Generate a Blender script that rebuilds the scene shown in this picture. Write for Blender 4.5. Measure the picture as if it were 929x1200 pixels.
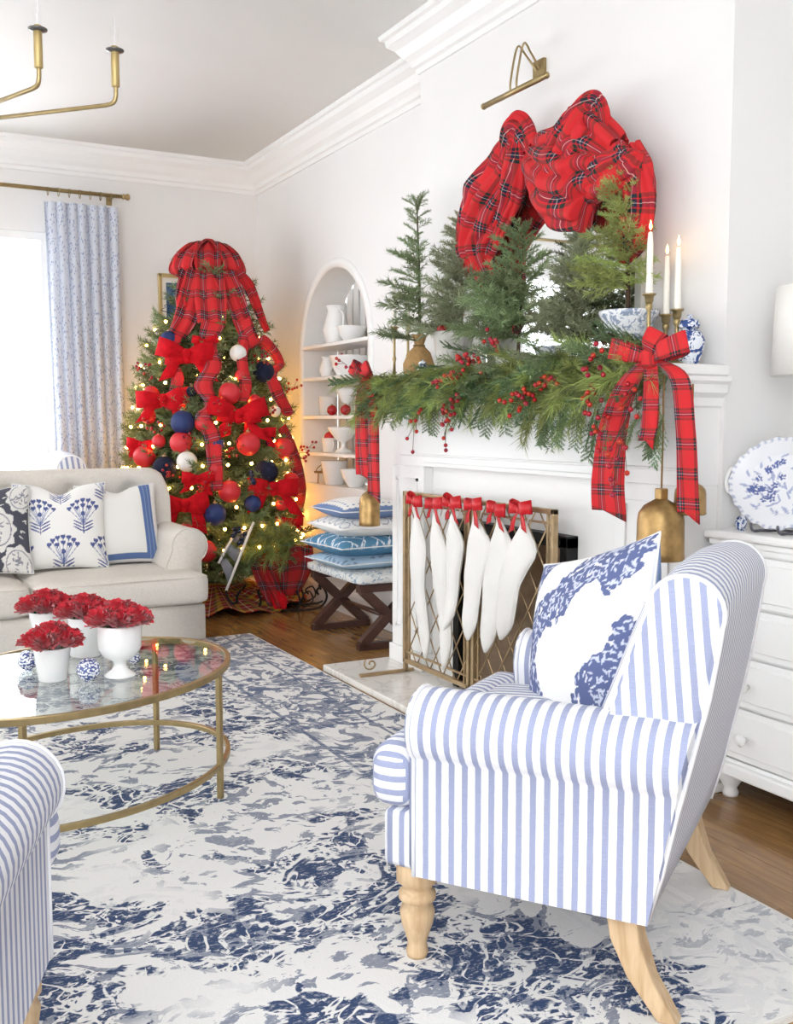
import bpy, bmesh, math, random
import numpy as np
from mathutils import Vector, Matrix, noise
random.seed(7); np.random.seed(7)
PI = math.pi
for o in list(bpy.data.objects): bpy.data.objects.remove(o)
S = bpy.context.scene
COL = S.collection

# ------------------------------------------------------------------ camera, sky, exposure
FPX = 1200.0; CAMH = 1.15
PITCH = math.atan(105 / FPX); YAW = math.atan(639.5 / math.hypot(FPX, 105))
cF = Vector((math.sin(YAW) * math.cos(PITCH), math.cos(YAW) * math.cos(PITCH), -math.sin(PITCH)))
cR = Vector((math.cos(YAW), -math.sin(YAW), 0)); cU = cR.cross(cF)
CAMP = Vector((0, 0, CAMH))
cd = bpy.data.cameras.new('camera'); cam = bpy.data.objects.new('camera', cd); COL.objects.link(cam)
cd.sensor_fit = 'HORIZONTAL'; cd.sensor_width = 36; cd.lens = FPX / 929 * 36; cd.clip_start = 0.02; cd.clip_end = 100
cam.matrix_world = Matrix(((cR.x, cU.x, -cF.x, CAMP.x), (cR.y, cU.y, -cF.y, CAMP.y), (cR.z, cU.z, -cF.z, CAMP.z), (0, 0, 0, 1)))
S.camera = cam
W = bpy.data.worlds.new('world'); S.world = W; W.use_nodes = True
bg = W.node_tree.nodes['Background']; bg.inputs[0].default_value = (0.93, 0.965, 1.0, 1); bg.inputs[1].default_value = 4.4
sd = bpy.data.lights.new('window_sun', 'SUN'); sun = bpy.data.objects.new('window_sun', sd); COL.objects.link(sun)
sd.energy = 0.2; sd.angle = math.radians(40); sd.color = (1.0, 0.97, 0.93)
sun.rotation_euler = Vector((0.85, 0.1, -0.40)).to_track_quat('-Z', 'Y').to_euler()
S.view_settings.view_transform = 'Standard'; S.view_settings.look = 'None'
S.view_settings.exposure = 0.5; S.view_settings.gamma = 1.0; S.view_settings.use_curve_mapping = False

def ray(x, y): return cF * FPX + cR * (x - 464.5) - cU * (y - 600)
def onz(x, y, z): d = ray(x, y); return CAMP + d * ((z - CAMH) / d.z)
def onx(x, y, X): d = ray(x, y); return CAMP + d * (X / d.x)
def ony(x, y, Y): d = ray(x, y); return CAMP + d * (Y / d.y)
def atd(x, y, dep): return CAMP + ray(x, y) * (dep / FPX)

# ------------------------------------------------------------------ object helpers
def tag(o, label=None, cat=None, group=None, kind=None):
    if label: o['label'] = label
    if cat: o['category'] = cat
    if group: o['group'] = group
    if kind: o['kind'] = kind
    return o
def thing(name, label, cat, loc=(0, 0, 0), rz=0.0, group=None):
    o = bpy.data.objects.new(name, None); COL.objects.link(o)
    o.empty_display_size = 0.05; o.location = loc; o.rotation_euler = (0, 0, rz)
    return tag(o, label, cat, group)
def link(name, me, parent=None, loc=None, rot=None, scale=None):
    o = bpy.data.objects.new(name, me); COL.objects.link(o)
    if parent is not None: o.parent = parent
    if loc is not None: o.location = loc
    if rot is not None: o.rotation_euler = rot
    if scale is not None: o.scale = scale
    return o
def copytree(o, parent=None):
    c = o.copy(); COL.objects.link(c); c.parent = parent
    for ch in list(o.children): copytree(ch, c)
    return c
def vn(f, V):
    a, b, c = V[f[0]], V[f[1]], V[f[2]]
    n = (Vector(b) - Vector(a)).cross(Vector(c) - Vector(a))
    return n.normalized() if n.length > 1e-12 else Vector((0, 0, 1))
def boxuv(n, co):
    a = (abs(n.x), abs(n.y), abs(n.z)); k = a.index(max(a))
    return (co[1], co[2]) if k == 0 else ((co[0], co[2]) if k == 1 else (co[0], co[1]))
def mk(name, V, F, mat, smooth=True, uv=None, col=None):
    me = bpy.data.meshes.new(name)
    me.from_pydata([tuple(v) for v in V], [], F)
    if mat is not None: me.materials.append(mat)
    if smooth: me.polygons.foreach_set('use_smooth', [True] * len(me.polygons))
    if uv is not None:
        L = me.uv_layers.new(name='UVMap')
        if callable(uv):
            for p in me.polygons:
                n = p.normal
                for li in p.loop_indices:
                    L.data[li].uv = uv(n, me.vertices[me.loops[li].vertex_index].co)
        else:
            for l in me.loops: L.data[l.index].uv = uv[l.vertex_index]
    if col is not None:
        a = me.color_attributes.new('Col', 'FLOAT_COLOR', 'POINT')
        arr = np.ones((len(V), 4), np.float32); arr[:, :3] = col
        a.data.foreach_set('color', arr.ravel())
    me.update()
    return me
def add(name, VF, mat, parent=None, smooth=True, uv=None, col=None, bevel=0, seg=2, sub=0, solid=0, loc=None, rot=None):
    o = link(name, mk(name, VF[0], VF[1], mat, smooth, uv, col), parent, loc, rot)
    if solid:
        m = o.modifiers.new('solid', 'SOLIDIFY'); m.thickness = solid; m.offset = 0
    if bevel:
        m = o.modifiers.new('bevel', 'BEVEL'); m.width = bevel; m.segments = seg; m.limit_method = 'ANGLE'; m.harden_normals = False
        if smooth:
            try:
                m2 = o.modifiers.new('wn', 'WEIGHTED_NORMAL'); m2.keep_sharp = False
            except Exception: pass
    if sub:
        m = o.modifiers.new('sub', 'SUBSURF'); m.levels = sub; m.render_levels = sub
    return o
def join(*vfs):
    V = []; F = []
    for v, f in vfs:
        b = len(V); V += [tuple(p) for p in v]; F += [tuple(i + b for i in q) for q in f]
    return V, F
def tf(vf, M): return [tuple(M @ Vector(p)) for p in vf[0]], vf[1]
def mv(vf, x=0, y=0, z=0): return [(p[0] + x, p[1] + y, p[2] + z) for p in vf[0]], vf[1]
def box(x0, x1, y0, y1, z0, z1):
    V = [(x, y, z) for z in (z0, z1) for y in (y0, y1) for x in (x0, x1)]
    return V, [(0, 2, 3, 1), (4, 5, 7, 6), (0, 1, 5, 4), (2, 6, 7, 3), (0, 4, 6, 2), (1, 3, 7, 5)]
def lathe(prof, n=24, cap=True):
    V = []; F = []; m = len(prof)
    for r, z in prof:
        for i in range(n):
            a = 2 * PI * i / n; V.append((r * math.cos(a), r * math.sin(a), z))
    for j in range(m - 1):
        for i in range(n):
            k = (i + 1) % n
            F.append((j * n + i, j * n + k, (j + 1) * n + k, (j + 1) * n + i))
    if cap:
        if prof[0][0] > 1e-5: F.append(tuple(reversed(range(n))))
        if prof[-1][0] > 1e-5: F.append(tuple(range((m - 1) * n, m * n)))
    return V, F
def ball(r, n=20, m=12, sz=1.0):
    return lathe([(max(r * math.sin(PI * j / m), 1e-6), -r * sz * math.cos(PI * j / m)) for j in range(m + 1)], n, False)
def cr(pts, k=6, closed=False):
    P = [Vector(p) for p in pts]; n = len(P); out = []
    rng = range(n) if closed else range(n - 1)
    for i in rng:
        if closed: a, b, c, d = P[i - 1], P[i], P[(i + 1) % n], P[(i + 2) % n]
        else: a, b, c, d = P[max(i - 1, 0)], P[i], P[i + 1], P[min(i + 2, n - 1)]
        for s in range(k):
            t = s / k
            out.append(0.5 * ((2 * b) + (c - a) * t + (2 * a - 5 * b + 4 * c - d) * t * t + (3 * b - a - 3 * c + d) * t ** 3))
    if not closed: out.append(P[-1])
    return out
def tube(path, r, n=8, closed=False, cap=True, ell=1.0):
    P = [Vector(p) for p in path]; m = len(P); V = []; F = []
    rr = r if isinstance(r, (list, tuple)) else [r] * m
    up = None
    for i in range(m):
        if closed: t = P[(i + 1) % m] - P[i - 1]
        else: t = P[min(i + 1, m - 1)] - P[max(i - 1, 0)]
        if t.length < 1e-9: t = Vector((0, 0, 1))
        t.normalize()
        if up is None:
            up = Vector((0, 0, 1)) if abs(t.z) < 0.9 else Vector((1, 0, 0))
        up = up - t * up.dot(t)
        if up.length < 1e-6: up = t.orthogonal()
        up.normalize(); s = t.cross(up)
        for k in range(n):
            a = 2 * PI * k / n
            V.append(tuple(P[i] + (s * math.cos(a) * ell + up * math.sin(a)) * rr[i]))
    for i in range(m if closed else m - 1):
        for k in range(n):
            q = (k + 1) % n; j = (i + 1) % m
            F.append((i * n + k, j * n + k, j * n + q, i * n + q))
    if cap and not closed:
        F.append(tuple(range(n))); F.append(tuple(reversed(range((m - 1) * n, m * n))))
    return V, F
def loft(rings, closed=False, caps=False):
    n = len(rings[0]); V = [tuple(p) for r in rings for p in r]; F = []
    for j in range(len(rings) - 1):
        for i in range(n if closed else n - 1):
            k = (i + 1) % n
            F.append((j * n + i, j * n + k, (j + 1) * n + k, (j + 1) * n + i))
    if caps:
        F.append(tuple(reversed(range(n)))); F.append(tuple(range((len(rings) - 1) * n, len(rings) * n)))
    return V, F
def prism(out, h0, h1, ax='z'):
    n = len(out)
    def P(a, b, h): return (a, b, h) if ax == 'z' else ((h, a, b) if ax == 'x' else (a, h, b))
    V = [P(a, b, h0) for a, b in out] + [P(a, b, h1) for a, b in out]
    F = [tuple(reversed(range(n))), tuple(range(n, 2 * n))] + [(i, (i + 1) % n, n + (i + 1) % n, n + i) for i in range(n)]
    return V, F
def rbox(sx, sy, sz, r, n=10, puff=0.0, puff_b=0.0):
    """rounded, puffed cushion block centred at the origin"""
    V = []; F = []; idx = {}
    hx, hy, hz = sx / 2, sy / 2, sz / 2
    def vert(c):
        k = tuple(round(q, 5) for q in c)
        if k in idx: return idx[k]
        p = Vector((c[0] * hx, c[1] * hy, c[2] * hz))
        q = Vector((max(-hx + r, min(hx - r, p.x)), max(-hy + r, min(hy - r, p.y)), max(-hz + r, min(hz - r, p.z))))
        d = p - q
        if d.length > 1e-9: p = q + d.normalized() * r
        w = (1 - c[0] ** 2) * (1 - c[1] ** 2)
        if c[2] > 0: p.z += puff * w * c[2]
        if c[2] < 0: p.z += puff_b * w * c[2]
        wy = (1 - c[0] ** 2) * (1 - c[2] ** 2); p.y += puff * 0.5 * wy * c[1]
        wx = (1 - c[1] ** 2) * (1 - c[2] ** 2); p.x += puff * 0.4 * wx * c[0]
        idx[k] = len(V); V.append(tuple(p)); return idx[k]
    def gp(i):
        t = i / n * 2 - 1
        return math.copysign(abs(t) ** 0.7, t) if abs(t) > 1e-9 else 0.0
    for ax in range(3):
        for s in (-1, 1):
            for i in range(n):
                for j in range(n):
                    q = []
                    for (a, b) in ((i, j), (i + 1, j), (i + 1, j + 1), (i, j + 1)):
                        c = [0, 0, 0]; c[ax] = s; c[(ax + 1) % 3] = gp(a); c[(ax + 2) % 3] = gp(b); q.append(vert(c))
                    F.append(tuple(q if s > 0 else reversed(q)))
    return V, F
def strip(path, side, width, k=5, fold=0.0, nf=1, cross=1, nrm=None, uoff=0.0):
    """cloth strip along a path; side = width direction (vector or list); returns V, F, per-vertex UV in metres"""
    P = cr(path, k); m = len(P); V = []; F = []; uv = []; s = 0
    def lerp(L, t):
        if not isinstance(L, list): return L
        f = t * (len(L) - 1); i = min(int(f), len(L) - 2); return L[i] + (L[i + 1] - L[i]) * (f - i)
    nc = max(cross, nf * 6 if fold else cross)
    for i in range(m):
        t = i / (m - 1)
        if i: s += (P[i] - P[i - 1]).length
        w = lerp(width, t); sd_ = Vector(lerp(side, t)).normalized()
        tg = (P[min(i + 1, m - 1)] - P[max(i - 1, 0)]).normalized()
        nn = tg.cross(sd_).normalized()
        for c in range(nc + 1):
            a = c / nc - 0.5
            off = 0
            if fold: off = lerp(fold, t) * math.sin(2 * PI * nf * a + 1.3 * math.sin(t * 4))
            V.append(tuple(P[i] + sd_ * (w * a) + nn * off)); uv.append((uoff + a * (lerp(width, .5) if fold == 0 else w * 1.4), s))
    for i in range(m - 1):
        for c in range(nc):
            a = i * (nc + 1) + c; F.append((a, a + 1, a + nc + 2, a + nc + 1))
    return V, F, uv

# ------------------------------------------------------------------ materials
def hexc(h):
    h = h.lstrip('#'); c = [int(h[i:i + 2], 16) / 255 for i in (0, 2, 4)]
    return tuple((x / 12.92 if x <= 0.04045 else ((x + 0.055) / 1.055) ** 2.4) for x in c)
MATS = {}
class NT:
    def __init__(s, name):
        s.m = bpy.data.materials.new(name); s.m.use_nodes = True; s.t = s.m.node_tree
        s.b = s.t.nodes['Principled BSDF']; s.out = s.t.nodes['Material Output']
    def n(s, ty, **kw):
        nd = s.t.nodes.new(ty)
        for k, v in kw.items():
            if k.startswith('i_'): nd.inputs[k[2:].replace('_', ' ')].default_value = v
            elif k.startswith('x'): nd.inputs[int(k[1:])].default_value = v
            else: setattr(nd, k, v)
        return nd
    def l(s, a, b): s.t.links.new(a, b)
    def math(s, op, a, b=None, c=None):
        nd = s.n('ShaderNodeMath', operation=op)
        for i, v in enumerate((a, b, c)):
            if v is None: continue
            if isinstance(v, (int, float)): nd.inputs[i].default_value = v
            else: s.l(v, nd.inputs[i])
        return nd.outputs[0]
    def mix(s, fac, a, b, blend='MIX'):
        nd = s.n('ShaderNodeMix', data_type='RGBA', blend_type=blend)
        for i, v in ((0, fac), (6, a), (7, b)):
            if isinstance(v, (int, float)): nd.inputs[i].default_value = v
            elif isinstance(v, tuple): nd.inputs[i].default_value = (*v[:3], 1)
            else: s.l(v, nd.inputs[i])
        return nd.outputs[2]
    def ramp(s, fac, stops, const=False):
        nd = s.n('ShaderNodeValToRGB'); r = nd.color_ramp
        if const: r.interpolation = 'CONSTANT'
        while len(r.elements) < len(stops): r.elements.new(0.5)
        for e, (p, c) in zip(r.elements, stops):
            e.position = p; e.color = (*(c if isinstance(c, tuple) else (c, c, c)), 1)
        s.l(fac, nd.inputs[0]); return nd.outputs[0]
    def noise(s, vec, scale, detail=3, rough=0.5, dist=0.0):
        nd = s.n('ShaderNodeTexNoise', i_Scale=scale, i_Detail=detail, i_Roughness=rough, i_Distortion=dist)
        if vec is not None: s.l(vec, nd.inputs['Vector'])
        return nd.outputs[0]
    def obj(s): return s.n('ShaderNodeTexCoord').outputs['Object']
    def uv(s): return s.n('ShaderNodeTexCoord').outputs['UV']
    def mapping(s, vec, sc=(1, 1, 1), loc=(0, 0, 0), rot=(0, 0, 0)):
        nd = s.n('ShaderNodeMapping'); s.l(vec, nd.inputs[0])
        nd.inputs['Scale'].default_value = sc; nd.inputs['Location'].default_value = loc; nd.inputs['Rotation'].default_value = rot
        return nd.outputs[0]
    def bump(s, h, strength=0.3, dist=0.01):
        nd = s.n('ShaderNodeBump', i_Strength=strength, i_Distance=dist); s.l(h, nd.inputs['Height']); s.l(nd.outputs[0], s.b.inputs['Normal'])
    def color(s, c):
        if isinstance(c, tuple): s.b.inputs['Base Color'].default_value = (*c[:3], 1)
        else: s.l(c, s.b.inputs['Base Color'])
    def fin(s, rough=0.5, metal=0.0, spec=None):
        s.b.inputs['Roughness'].default_value = rough; s.b.inputs['Metallic'].default_value = metal
        if spec is not None: s.b.inputs['Specular IOR Level'].default_value = spec
        return s.m
def P(name, h, rough=0.5, metal=0.0, var=0.0, vscale=8, bump=0.0, bscale=200, bdist=0.002, spec=None, rnd=0.0, coat=0.0, sheen=0.0):
    """plain procedural material: base colour with faint noise, optional bump and per-object variation"""
    if name in MATS: return MATS[name]
    t = NT(name); c = hexc(h) if isinstance(h, str) else h
    src = c
    if var or bump: o = t.obj()
    if var:
        src = t.mix(t.ramp(t.noise(o, vscale, 4), [(0.3, 0.0), (0.7, 1.0)]), tuple(x * (1 - var) for x in c), tuple(min(1, x * (1 + var)) for x in c))
    if rnd:
        r = t.n('ShaderNodeObjectInfo').outputs['Random']
        h_ = t.n('ShaderNodeHueSaturation'); h_.inputs['Saturation'].default_value = 1
        t.l(t.math('MULTIPLY_ADD', r, 2 * rnd, 1 - rnd), h_.inputs['Value']); t.l(t.math('MULTIPLY_ADD', r, rnd * 0.1, 0.5 - rnd * 0.05), h_.inputs['Hue'])
        if isinstance(src, tuple): h_.inputs['Color'].default_value = (*src, 1)
        else: t.l(src, h_.inputs['Color'])
        src = h_.outputs[0]
    t.color(src)
    if bump: t.bump(t.noise(o, bscale, 3), bump, bdist)
    if coat: t.b.inputs['Coat Weight'].default_value = coat
    if sheen: t.b.inputs['Sheen Weight'].default_value = sheen
    MATS[name] = t.fin(rough, metal, spec); return MATS[name]
def emis(name, h, strength):
    if name in MATS: return MATS[name]
    t = NT(name); t.color(hexc(h)); t.b.inputs['Emission Color'].default_value = (*hexc(h), 1); t.b.inputs['Emission Strength'].default_value = strength
    MATS[name] = t.fin(0.4); return MATS[name]
def attr_mat(name, rough=0.85, bump=0.15):
    if name in MATS: return MATS[name]
    t = NT(name); a = t.n('ShaderNodeAttribute', attribute_name='Col')
    t.color(a.outputs['Color'])
    if bump: t.bump(t.noise(t.obj(), 350, 2), bump, 0.002)
    MATS[name] = t.fin(rough); return MATS[name]
def stripe_mat(name, period, blue, white, duty=0.45):
    t = NT(name); sx = t.n('ShaderNodeSeparateXYZ'); t.l(t.uv(), sx.inputs[0])
    wob = t.math('MULTIPLY_ADD', t.noise(t.uv(), 40, 2), 0.0016, sx.outputs[0])
    fr = t.math('FRACT', t.math('MULTIPLY', wob, 1 / period))
    e = 0.035
    m = t.ramp(fr, [(0.0, 0.0), (e, 1.0), (duty, 1.0), (duty + e, 0.0)])
    weave = t.noise(t.mapping(t.uv(), (60, 700, 1)), 1, 2)
    b2 = t.mix(weave, tuple(x * 0.85 for x in blue), tuple(min(1, x * 1.2) for x in blue))
    t.color(t.mix(m, white, b2)); t.bump(t.noise(t.uv(), 500, 2), 0.12, 0.002)
    MATS[name] = t.fin(0.9); return MATS[name]
def tartan(name, sett=0.115, dark=1.0, rough=0.85):
    if name in MATS: return MATS[name]
    t = NT(name); sx = t.n('ShaderNodeSeparateXYZ'); t.l(t.uv(), sx.inputs[0])
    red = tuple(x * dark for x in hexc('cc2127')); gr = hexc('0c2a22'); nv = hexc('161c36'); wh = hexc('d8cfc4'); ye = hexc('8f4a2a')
    st = [(0.0, red), (0.38, gr), (0.465, red), (0.50, nv), (0.575, wh), (0.592, nv), (0.665, red), (0.70, gr), (0.785, red), (0.89, ye), (0.90, red)]
    cs = []
    for i in (0, 1):
        fr = t.math('FRACT', t.math('MULTIPLY', sx.outputs[i], 1 / sett)); cs.append(t.ramp(fr, st, True))
    tw = t.math('FRACT', t.math('MULTIPLY', t.math('ADD', sx.outputs[0], sx.outputs[1]), 160))
    t.color(t.mix(t.math('MULTIPLY_ADD', t.math('GREATER_THAN', tw, 0.5), 0.16, 0.42), cs[0], cs[1]))
    t.bump(t.noise(t.uv(), 400, 2), 0.15, 0.002)
    MATS[name] = t.fin(rough); return MATS[name]

WALL = P('wall_paint', '#eae8e6', 0.75, var=0.012, vscale=3, bump=0.03, bscale=120)
TRIM = P('trim_paint', '#f1f0ee', 0.4, var=0.01, vscale=5)
CEIL = P('ceiling_paint', '#f8f8f6', 0.85, var=0.01, vscale=2)
BRASS = P('aged_brass', '#a8946a', 0.38, 0.85, var=0.12, vscale=30)
DBRASS = P('antique_brass', '#a8895a', 0.42, 0.9, var=0.3, vscale=25, bump=0.2, bscale=60)
GOLD = P('pale_gold', '#b39b78', 0.45, 0.75, var=0.12, vscale=25)
CHINA = P('white_china', '#f2f1ef', 0.18, var=0.01, coat=0.3)
LINEN = P('oatmeal_linen', '#d9d2c8', 0.92, var=0.05, vscale=90, bump=0.25, bscale=600)
WHITEFAB = P('white_cloth', '#e8e7e4', 0.9, var=0.02, vscale=30, bump=0.2, bscale=500)
BLACK = P('black_iron', '#141414', 0.5, 0.3, var=0.1)
DWOOD = P('espresso_wood', '#4a3029', 0.42, var=0.2, vscale=14)
WAX = P('candle_wax', '#f4efe4', 0.45, var=0.01)
FLAME = emis('flame', '#ffc56a', 18)
BULB = emis('warm_bulb', '#ffb95a', 34)
RED = P('red_satin', '#c4161f', 0.4, var=0.08)
VELVET = P('red_velvet', '#c30d1b', 0.85, var=0.12, vscale=40, spec=.2)
REDM = P('matte_red_ball', '#cf2b33', 0.5, var=0.04)
NAVYM = P('matte_navy_ball', '#1c2f63', 0.6, var=0.08)
NAVYD = P('deep_navy_fuzzy', '#0c1430', 0.9, var=0.2, vscale=60, bump=0.8, bscale=180, bdist=0.006)
WHITEB = P('white_yarn_ball', '#e9e6e0', 0.9, var=0.05, bump=0.7, bscale=160, bdist=0.005)
BERRY = P('red_berry', '#a8101c', 0.3, rnd=0.25)
BBERRY = P('blue_berry', '#15213f', 0.3, rnd=0.3)
PINE = P('pine_needles', '#99a45c', 0.7, rnd=0.35)
FIR = P('fir_needles', '#75855a', 0.7, rnd=0.3)
CEDAR = P('cedar_leaf', '#617a52', 0.7, rnd=0.3)
SPRUCE = P('grey_green_needles', '#8b9170', 0.75, rnd=0.2)
TWIG = P('twig_bark', '#4b3827', 0.85, var=0.2)
CONE_M = P('pine_cone_brown', '#4a3226', 0.8, var=0.3, vscale=40)
BURLAP = P('burlap', '#b08a5a', 0.95, var=0.15, vscale=80, bump=0.6, bscale=300)
TART = tartan('tartan_cloth', 0.14); TARTR = tartan('tartan_ribbon', 0.085)
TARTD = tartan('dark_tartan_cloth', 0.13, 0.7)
BLUE_W = stripe_mat('ticking_stripe', 0.0285, hexc('979db9'), hexc('e6e6e8'))
def wood(name, c1, c2, ax=1, rough=0.45, rnd=0.12):
    t = NT(name); o = t.obj(); sc = [9, 9, 9]; sc[ax] = 0.8
    v = t.mapping(o, tuple(sc))
    g = t.noise(v, 3.5, 6, 0.6, 1.2)
    r = t.n('ShaderNodeObjectInfo').outputs['Random']
    c = t.mix(t.ramp(g, [(0.3, 0.0), (0.7, 1.0)]), hexc(c1), hexc(c2))
    h_ = t.n('ShaderNodeHueSaturation'); t.l(c, h_.inputs['Color']); t.l(t.math('MULTIPLY_ADD', r, 2 * rnd, 1 - rnd), h_.inputs['Value'])
    t.color(h_.outputs[0]); t.bump(g, 0.08, 0.003)
    MATS[name] = t.fin(rough); return MATS[name]
PLANK = wood('oak_floor_plank', '#7d5833', '#a87f4e', 1, 0.2)
LEGW = wood('limed_oak', '#b5936c', '#d8bd98', 2, 0.6)
# ------------------------------------------------------------------ room shell
XB = 2.38      # chimney breast face
XL = 2.60      # alcove wall left of the breast
XR = 2.76      # alcove wall right of the breast
YB = 7.0       # window wall
Y0, Y1 = 2.33, 4.25   # breast ends
ZC = 2.93
def struct(o): o['kind'] = 'structure'; return o
fl = struct(add('floor', box(-3.2, 3.0, -0.9, YB + 0.15, -0.06, -0.004), P('subfloor_brown', '#4a3322', 0.6, var=0.2)))
struct(add('ceiling', box(-3.2, 3.0, -0.9, YB + 0.15, ZC, ZC + 0.08), CEIL))
pm = {}
pw = 0.083; ix = 0
x = 0.66
while x < 2.59:
    y = 0.75 - random.random() * 0.9
    while y < YB:
        L = random.choice((0.7, 0.9, 1.15, 1.4)); y2 = min(y + L, YB)
        if y2 > 0.75 and y2 - y > 0.05:
            key = round(y2 - y, 2)
            if key not in pm: pm[key] = mk('plank', *box(0, pw - 0.0015, 0, key - 0.0015, -0.004, 0.0), PLANK, False)
            link('plank', pm[key], fl, (x, y, 0))
        y = y2
    x += pw
# planks behind the bed of the right alcove
for k in range(2):
    for j in range(2):
        key = 1.0
        if key not in pm: pm[key] = mk('plank', *box(0, pw - 0.0015, 0, key - 0.0015, -0.004, 0.0), PLANK, False)
        link('plank', pm[key], fl, (2.60 + k * pw, 0.6 + 0.75 * j if j else 0.35, 0.0)) if k * pw + 2.6 < XR - pw else None

def wallx(name, X, y0, y1, z0=0, z1=ZC, th=0.1):
    return struct(add(name, box(X, X + th, y0, y1, z0, z1), WALL, smooth=False))
# back wall with the window opening
wx0, wx1 = -1.5, ony(52, 300, YB).x + 0.03
wz1 = ony(50, 272, YB).z; wz0 = 0.78
wb = struct(add('wall_back', join(box(-3.2, wx0, YB, YB + 0.12, 0, ZC), box(wx1, XL + 0.12, YB, YB + 0.12, 0, ZC),
    box(wx0, wx1, YB, YB + 0.12, 0, wz0), box(wx0, wx1, YB, YB + 0.12, wz1, ZC)), WALL, smooth=False))
win = struct(thing('window_1', None, None, (0, 0, 0)))
cx = (wx0 + wx1) / 2
add('window_frame', join(box(wx0, wx1, YB + .02, YB + .1, wz0, wz0 + .05), box(wx0, wx1, YB + .02, YB + .1, wz1 - .05, wz1),
    box(wx0, wx0 + .05, YB + .02, YB + .1, wz0 + .05, wz1 - .05), box(wx1 - .05, wx1, YB + .02, YB + .1, wz0 + .05, wz1 - .05),
    box(cx - .03, cx + .03, YB + .02, YB + .1, wz0 + .05, wz1 - .05)), TRIM, win, smooth=False)
add('window_sill', box(wx0 - .06, wx1 + .06, YB - .05, YB + .1, wz0 - .03, wz0 + .005), TRIM, win, smooth=False, bevel=.004)
t = NT('window_glass'); tr = t.n('ShaderNodeBsdfTransparent'); gl = t.n('ShaderNodeBsdfGlossy', i_Roughness=0.02)
mx = t.n('ShaderNodeMixShader'); mx.inputs[0].default_value = 0.06; t.l(tr.outputs[0], mx.inputs[1]); t.l(gl.outputs[0], mx.inputs[2]); t.l(mx.outputs[0], t.out.inputs[0])
WGLASS = t.m
for a, b in ((wx0 + .05, cx - .03), (cx + .03, wx1 - .05)):
    add('pane', box(a, b, YB + .055, YB + .06, wz0 + .05, wz1 - .05), WGLASS, win, smooth=False)
# chimney breast: solid except for the firebox recess
FY0, FY1, FZ = 2.94, 3.66, 0.72
br = struct(add('wall_right', join(box(XB, XR + .1, Y0, FY0 - .0, 0, ZC), box(XB, XR + .1, FY1, Y1, 0, ZC), box(XB, XR + .1, FY0, FY1, FZ, ZC)), WALL, smooth=False))
wallx('wall_alcove', XR, -0.9, Y0)
struct(add('wall_front_added', box(0.35, XR + .1, -1.0, -0.9, 0, ZC), WALL, smooth=False))  # unseen partial wall behind the camera, added to keep light off the right alcove
XW = -2.7; LWS = ((0.3, 1.5), (3.4, 6.7)); LZ0, LZ1 = .02, 1.6
segs = [(-.9, LWS[0][0]), (LWS[0][1], LWS[1][0]), (LWS[1][1], YB + .1)]
struct(add('wall_left_added', join(*[box(XW - .12, XW, a_, b_, 0, ZC) for a_, b_ in segs], *[box(XW - .12, XW, a_, b_, LZ1, ZC) for a_, b_ in LWS], *[box(XW - .12, XW, a_, b_, 0, LZ0) for a_, b_ in LWS]), WALL, smooth=False))  # unseen wall, added to limit and even out the light from the left
for k_, (a_, b_) in enumerate(LWS):  # unseen windows, added and kept low to steer light toward the ceiling
    ww = struct(thing('window_%d' % (k_ + 2), None, None, (XW, a_, LZ0))); m_ = (a_ + b_) / 2
    def wfr(*r): return mv(box(*r), -XW, -a_, -LZ0)
    add('window_frame', join(wfr(XW - .09, XW - .03, a_, a_ + .05, LZ0, LZ1), wfr(XW - .09, XW - .03, b_ - .05, b_, LZ0, LZ1), wfr(XW - .09, XW - .03, m_ - .03, m_ + .03, LZ0 + .05, LZ1 - .05), wfr(XW - .09, XW - .03, a_ + .05, b_ - .05, LZ0, LZ0 + .05), wfr(XW - .09, XW - .03, a_ + .05, b_ - .05, LZ1 - .05, LZ1)), TRIM, ww, smooth=False)
    for c_, d_ in ((a_ + .05, m_ - .03), (m_ + .03, b_ - .05)): add('pane', wfr(XW - .063, XW - .058, c_, d_, LZ0 + .05, LZ1 - .05), WGLASS, ww, smooth=False)
# alcove wall left of the breast with the arched niche
NYc, NR = 5.70, 0.475; Nz0, Nzs = 0.76, 1.60; ND = 0.24
def niche_wall():
    V = []; F = []
    def q(a, b, c, d):
        n = len(V); V.extend([(XL, *a), (XL, *b), (XL, *c), (XL, *d)]); F.append((n, n + 1, n + 2, n + 3))
    q((Y1, 0), (NYc - NR, 0), (NYc - NR, ZC), (Y1, ZC)); q((NYc + NR, 0), (YB, 0), (YB, ZC), (NYc + NR, ZC))
    q((NYc - NR, 0), (NYc + NR, 0), (NYc + NR, Nz0), (NYc - NR, Nz0))
    N = 24
    arc = [(NYc - NR * math.cos(PI * i / N), Nzs + NR * math.sin(PI * i / N)) for i in range(N + 1)]
    for i in range(N): q(arc[i], arc[i + 1], (arc[i + 1][0], ZC), (arc[i][0], ZC))
    out = [(NYc - NR, Nz0)] + arc + [(NYc + NR, Nz0)]
    return V, F, out
V_, F_, nout = niche_wall()
nw = struct(add('wall_right_niche', (V_, F_), WALL, smooth=False))
rev = loft([[(XL, a, b) for a, b in nout], [(XL + ND, a, b) for a, b in nout]], closed=True)
add('niche_reveal', rev, TRIM, nw, smooth=False)
add('niche_back', prism(nout, XL + ND + .012, XL + ND + .03, 'x'), P('niche_dark_gap', '#38393c', 0.7, var=.05), nw, smooth=False)  # dark grey panel that shows through the board gaps
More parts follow.
